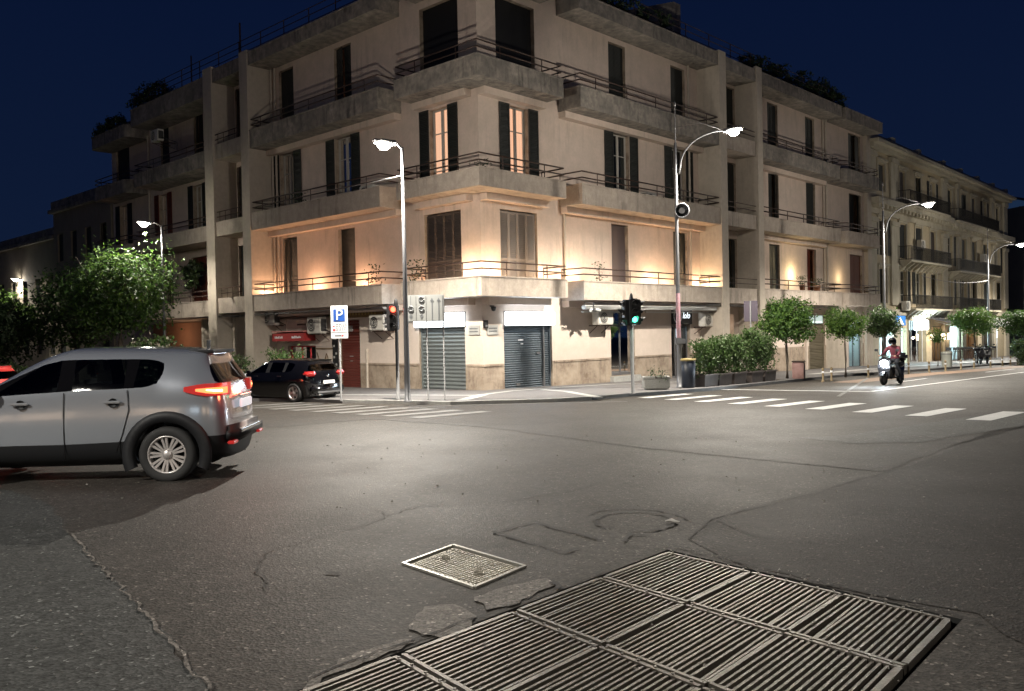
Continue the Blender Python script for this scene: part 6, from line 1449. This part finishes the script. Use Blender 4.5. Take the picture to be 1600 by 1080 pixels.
q = MB(); q.lathe([(0, .012), (.014, .009), (.016, 0), (.014, -.01), (0, -.012)], 10, 0, Matrix.Translation((.035, .032, 1.62))); q.lathe([(0, .012), (.014, .009), (.016, 0), (.014, -.01), (0, -.012)], 10, 0, Matrix.Translation((.035, -.032, 1.62))); q.build('eyes', M['dark'], pr)
skin('nose', [(.03, 0, 1.615, .010), (.048, 0, 1.588, .014)], [(0, 1)], [M['skin']], pr, levels=1)
# parked motorbikes before the far hedge
def parked_bike(label, x, y, rz, first=None):
    if first: t = copy_tree(first); t.location = (x, y, pz(x, y)); t.rotation_euler = (0, 0, rz); t['label'] = label; return t
    t = thing('parked_scooter', label, 'scooter', (x, y, pz(x, y)), rz, 'scooters parked by the far hedge')
    for ch in list(sc.children):
        if ch.type == 'LIGHT' or ch.name.startswith(('headlight',)): continue
        copy_tree(ch, t)
    q = MB(); q.lathe([(0, .04), (.06, .03), (.09, 0), (.095, -.04)], 18, 0, Matrix.Translation((.66, 0, .80)) @ Matrix.Rotation(R(90), 4, 'Y')); q.build('headlamp', M['lens_off'], t)
    return t
b0 = parked_bike('dark scooter parked nearest the bar terrace, left of the far hedge', 30.6, 56.6, R(-110))
parked_bike('second dark scooter parked against the far hedge', 31.6, 57.4, R(-118), b0)
# ================================================================== TREES, HEDGES, PLANTS
def leaves(q, c, rad, n, size, rng, shell=.55, gap=0.0, up=.3, nm=1):
    """leaf quads gathered in sprigs inside an uneven crown"""
    c = Vector(c); sprigs = []
    lob = [(Vector((rng.gauss(0, 1), rng.gauss(0, 1), rng.gauss(0, 1))).normalized(), rng.uniform(.62, 1.2)) for _ in range(16)]
    for k in range(max(6, n//14)):
        d = Vector((rng.gauss(0, 1), rng.gauss(0, 1), rng.gauss(0, 1))).normalized()
        f = max(lob, key=lambda l: l[0].dot(d))[1]; r = (shell+(1-shell)*rng.random()**.7)*f
        p = Vector((d.x*rad[0]*r, d.y*rad[1]*r, d.z*rad[2]*r))
        sprigs.append((c+p, d))
    for k in range(n):
        s, d = sprigs[k % len(sprigs)]; sp = min(rad)*.16
        p = s+Vector((rng.gauss(0, sp), rng.gauss(0, sp), rng.gauss(0, sp*.8)))
        nrm = (d*.6+Vector((rng.uniform(-1, 1), rng.uniform(-1, 1), rng.uniform(-1, 1)+up))).normalized()
        a = nrm.orthogonal().normalized(); a.rotate(Quaternion(nrm, rng.random()*6.28)); b = nrm.cross(a)
        L = size*rng.uniform(.7, 1.3); w_ = L*.42
        q.add([p-a*L*.5, p+b*w_*.5+nrm*L*.06, p+a*L*.5, p-b*w_*.5+nrm*L*.06], [(0, 1, 2), (0, 2, 3)], rng.choice(range(nm)), False)
def tree(name, label, x, y, H, rad, n, leaf, mats, seed, group=None, trunk=.07, cz=None, gh=.1, lean=0, dz=0, limbs=7, shell=.5):
    rng = random.Random(seed); z0 = gz(x, y)+gh; t = thing(name, label, 'tree', (x, y, z0), 0, group); cz = cz or H-rad[2]
    q = MB(); fork = Vector((lean*.5, 0, cz-rad[2]*.7))
    q.tube([(0, 0, -.05), (lean*.1+.02, .01, fork.z*.4), (lean*.3-.02, 0, fork.z*.75), tuple(fork)], [trunk*1.35, trunk, trunk*.88, trunk*.8], 9)
    for k in range(limbs):
        a = k/limbs*6.283+rng.random(); e = Vector((lean+math.cos(a)*rad[0]*rng.uniform(.4, .75), math.sin(a)*rad[1]*rng.uniform(.4, .75), cz+rad[2]*rng.uniform(-.2, .6)))
        m1 = fork*.5+e*.5+Vector((0, 0, rad[2]*.05)); q.tube([tuple(fork), tuple(m1), tuple(e)], [trunk*.55, trunk*.32, trunk*.12], 6)
        for j in range(2): f = e+Vector((rng.uniform(-.5, .5)*rad[0], rng.uniform(-.5, .5)*rad[1], rng.uniform(-.1, .4)*rad[2])); q.tube([tuple(m1), tuple(f)], [trunk*.2, trunk*.06], 5)
    q.build('trunk', M['trunk'], t)
    q = MB(); leaves(q, (lean, 0, cz), rad, n, leaf, rng, shell, nm=len(mats)); q.build('crown', [M[m] for m in mats], t, recalc=False); return t
tree('broadleaf_tree', 'big broad tree lit bright green by the street lamp above the silver car', -18.4, 40.6, 6.5, (2.6, 2.3, 2.3), 9500, .22, ['leaf', 'leaf_pale', 'leaf', 'leaf_dark'], 11, 'trees on the left street', .14, cz=4.6)
tree('broadleaf_tree', 'dark tree left of the big lit tree', -23.0, 45.5, 5.8, (2.4, 2.2, 2.1), 7000, .24, ['leaf_dark', 'leaf'], 12, 'trees on the left street', .14, cz=4.0)
tree('broadleaf_tree', 'bright yellow-green tree at the left edge', -38.0, 64.5, 6.4, (2.6, 2.4, 1.8), 5000, .32, ['leaf_pale'], 13, 'trees on the left street', .14, cz=4.6)
tree('broadleaf_tree', 'dark low tree behind the front of the silver car', -27, 44, 5.2, (2.6, 2.2, 1.9), 4500, .26, ['leaf_dark'], 14, 'trees on the left street', .14, cz=3.2)
tree('broadleaf_tree', 'dark tree between the left edge and the far lamp', -31.5, 52, 5.6, (2.8, 2.2, 2.2), 4500, .26, ['leaf_dark'], 15, 'trees on the left street', .14, cz=3.3)
lamp('street_light', 'SPOT', (-36.6, 62.6, 7.4), 1300, (1, .95, .8), .15, None, 150, .5, aim=(-.2, .1, -1))  # added spot with no lamp post, brightens the tree at the left edge
tree('street_tree', 'round dense street tree rising behind the hedge troughs', 12.1, 38.0, 3.3, (1.25, 1.1, .9), 7500, .15, ['leaf', 'leaf', 'leaf_pale'], 21, 'clipped street trees on the right', .06, cz=2.55)
tree('street_tree', 'small clipped street tree on a slim stem, right of the pink container', 15.16, 39.25, 3.1, (.85, .8, .7), 4800, .13, ['leaf', 'leaf_pale'], 22, 'clipped street trees on the right', .045, cz=2.42)
tree('street_tree', 'street tree crossed by the tall lamp pole, behind the scooter rider', 18.6, 43.3, 3.2, (.85, .8, .75), 4000, .14, ['leaf', 'leaf_dark'], 23, 'clipped street trees on the right', .05, cz=2.45)
tree('street_tree', 'thin young tree before the bar terrace', 26.6, 53.9, 2.3, (.55, .5, .5), 900, .13, ['leaf', 'leaf_pale'], 24, 'clipped street trees on the right', .03, cz=1.85)
tree('street_tree', 'street tree with a slanting limb at the right end of the bar terrace', 32.2, 60, 3.9, (1.5, 1.3, .9), 5200, .17, ['leaf', 'leaf_pale'], 25, 'clipped street trees on the right', .06, cz=2.95)
tree('street_tree', 'street tree at the right edge above the far hedge', 34.6, 58.5, 3.7, (1.4, 1.3, .95), 5000, .17, ['leaf', 'leaf_dark', 'leaf'], 26, 'clipped street trees on the right', .06, cz=2.7)
tree('street_tree', 'last street tree, cut by the right edge', 37.4, 60.0, 3.7, (1.3, 1.3, 1.0), 2600, .17, ['leaf', 'leaf_dark'], 27, 'clipped street trees on the right', .06, cz=2.6)
# troughs along the right kerb and their hedges
def trough(label, x, y, rz, L=1.25):
    t = thing('plant_trough', label, 'plant trough', (x, y, pz(x, y)), rz, 'plant troughs along the kerb')
    q = MB(); vs = []; pr_ = [(.46, .0), (.47, .04), (.50, .40), (.54, .41), (.54, .46), (.47, .46), (.46, .36)]
    for r, z in pr_:
        for a, b in ((-1, -1), (1, -1), (1, 1), (-1, 1)): vs.append((a*(L/2-.54+r), b*(r-.22), z))
    q.add(vs, [(4*j+i, 4*j+(i+1) % 4, 4*(j+1)+(i+1) % 4, 4*(j+1)+i) for j in range(len(pr_)-1) for i in range(4)]); q.build('tub', M['trough'], t)
    q = MB(); q.box(-L/2+.08, L/2-.08, -.23, .23, .3, .37); q.build('soil', M['soil'], t); return t
M['trough'] = mat('brown_trough', (.075, .06, .052), .6, var=(2, .6, (.12, .1, .09))); M['soil'] = mat('soil', (.03, .022, .015), .95)
def hedge(name, label, x, y, rz, L, h0, h1, n, mats, seed, group=None, dp=.32, cat='hedge', size=.11, tilt=0, gh=.1):
    t = thing(name, label, cat, (x, y, gz(x, y)+gh), rz, group); rng = random.Random(seed); q = MB()
    for k in range(int(n/10)):
        u = rng.uniform(-.5, .5); v_ = rng.gauss(0, .35); top = h1-.18*abs(math.sin(u*7+seed))-rng.random()*.12
        z = h0+(top-h0)*(rng.random()**.75); c = Vector((u*L, v_*dp, z))
        if z < h0+.3*(h1-h0) and rng.random() < .45: continue
        for j in range(10):
            p = c+Vector((rng.gauss(0, .08), rng.gauss(0, .07), rng.gauss(0, .08))); nrm = Vector((rng.uniform(-1, 1), rng.uniform(-1.3, .8), rng.uniform(-.4, 1))).normalized(); a = nrm.orthogonal().normalized(); a.rotate(Quaternion(nrm, rng.random()*6.28)); b = nrm.cross(a); S = size*rng.uniform(.7, 1.3)
            q.add([p-a*S*.5, p+b*S*.22, p+a*S*.5, p-b*S*.22], [(0, 1, 2), (0, 2, 3)], rng.randrange(len(mats)))
    q.build('foliage', [M[m] for m in mats], t, recalc=False)
    q = MB()
    for k in range(max(3, int(L*4))):
        u = rng.uniform(-.45, .45)*L; q.tube([(u, rng.gauss(0, .05), h0-.04), (u+rng.gauss(0, .06), rng.gauss(0, .06), (h0+h1)/2), (u+rng.gauss(0, .12), rng.gauss(0, .08), h1-.25)], [.014, .011, .005], 5)
    q.build('stems', M['trunk'], t); return t
hr = R(50)
tl = ['first brown trough beside the blue litter bin', 'second brown trough from the litter bin', 'third brown trough from the litter bin', 'fourth brown trough, under the round tree', 'last brown trough, beside the pink container']
hl = ['leafy hedge in the first trough beside the blue bin', 'leafy hedge in the second trough', 'leafy hedge in the third trough, left of the plum sign', 'leafy hedge in the fourth trough under the round tree', 'lower leafy hedge in the last trough, beside the pink container']
for i in range(5):
    f = (0, 1.15, 2.4, 3.95, 5.2)[i]; x, y = 7.05+f*.92*.66/.66*.69, 31.6+f*.92*.80
    rz = math.atan2(.80, .69); trough(tl[i], x, y, rz, 1.12)
    hedge('hedge_plant', hl[i], x, y, rz, 1.2, .4, (1.75, 1.9, 1.95, 2.2, 1.9)[i], 3600, ['hedge', 'hedge', 'leaf'], 31+i, 'hedges in the troughs')
hedge('hedge', 'wide dark hedge at the right edge behind the last bollards', 34.6, 57.6, R(48), 6.5, .0, 1.7, 7000, ['hedge', 'leaf_dark'], 41, None, .7, size=.17)
hedge('flowering_bush', 'oleander bush with pale flowers behind the roof of the silver car', -14.2, 34.2, R(136), 3.0, .0, 2.3, 5000, ['hedge', 'leaf_dark', 'hedge', 'leaf', 'hedge', 'hedge', 'b2trim'], 42, None, .8, 'bush', size=.15)
hedge('shrub', 'loose shrub before the lit window, over the roof of the beige car', -10.6, 32.7, R(136), 2.0, .0, 1.6, 1800, ['leaf_dark', 'hedge'], 43, 'shrubs before the cash shop', .4, 'bush')
hedge('shrub', 'green shrub before the red awning, over the roof of the black hatchback', -8.2, 31.2, R(136), 2.0, .0, 1.65, 2600, ['leaf', 'hedge'], 44, 'shrubs before the cash shop', .4, 'bush')
hedge('hedge', 'dark hedge low at the far left behind the silver car', -24.5, 38, R(150), 12, .0, 1.6, 7000, ['leaf_dark', 'hedge'], 45, None, .8, size=.2, gh=0)
hedge('weeds', 'dry weeds growing in the concrete planter', 4.95, 29.5, 0, .5, .44, .85, 180, ['leaf_dark', 'hedge'], 46, None, .2, 'plant', size=.07)
# plants on the roof terraces and balconies
def roofplant(label, F, s, o, z, L, h, n, seed):
    p = B1M @ Vector(F.P(s, o, z)); t = thing('roof_bush', label, 'roof plant', p, R(46.5) if F is FR else R(136.5), 'bushes on the roof terrace'); rng = random.Random(seed); q = MB()
    k = max(2, int(L/1.6))
    for i in range(k): leaves(q, (-L/2+L*(i+.5)/k, 0, h*.5*rng.uniform(.8, 1.1)), (L/k*.75, .6, h*.55), int(n/k), .2, rng)
    q.build('foliage', M['leaf_dark'], t, recalc=False); q = MB()
    for i in range(k): x = -L/2+L*(i+.5)/k; q.tube([(x, 0, 0), (x+.1, 0, h*.5)], [.05, .03], 6); q.lathe([(.0, 0), (.25, 0), (.32, .4), (.28, .4), (0, .38)], 10, 0, Matrix.Translation((x, 0, -.02)))
    q.build('pots_and_stems', M['trough'], t)
roofplant('dense dark bushes on the roof over the far left wing', FL, 26.3, .4, 15.5, 3.8, 1.3, 2000, 51)
roofplant('dark low bushes on the far left end roof', FL, 32.0, .4, 14.9, 3.5, 1.0, 1500, 52)
roofplant('dark bushes on the roof over the middle of the right wing', FR, 21.5, .5, 15.5, 5, 1.2, 2000, 53)
roofplant('tall dark bushes on the roof towards the far end of the right wing', FR, 28.5, .5, 15.5, 6, 1.4, 3400, 54)
roofplant('dark low bushes on the roof near the corner of the right wing', FR, 8.5, .7, 15.6, 6, 1.0, 1600, 55)
hedge('balcony_plant', 'spiky potted plant on the first floor balcony of the left wing above the lit tree', -17.6, 47.7, R(136), 1.6, 5.3, 6.8, 500, ['leaf_dark', 'hedge'], 56, None, .3, 'plant', size=.3)
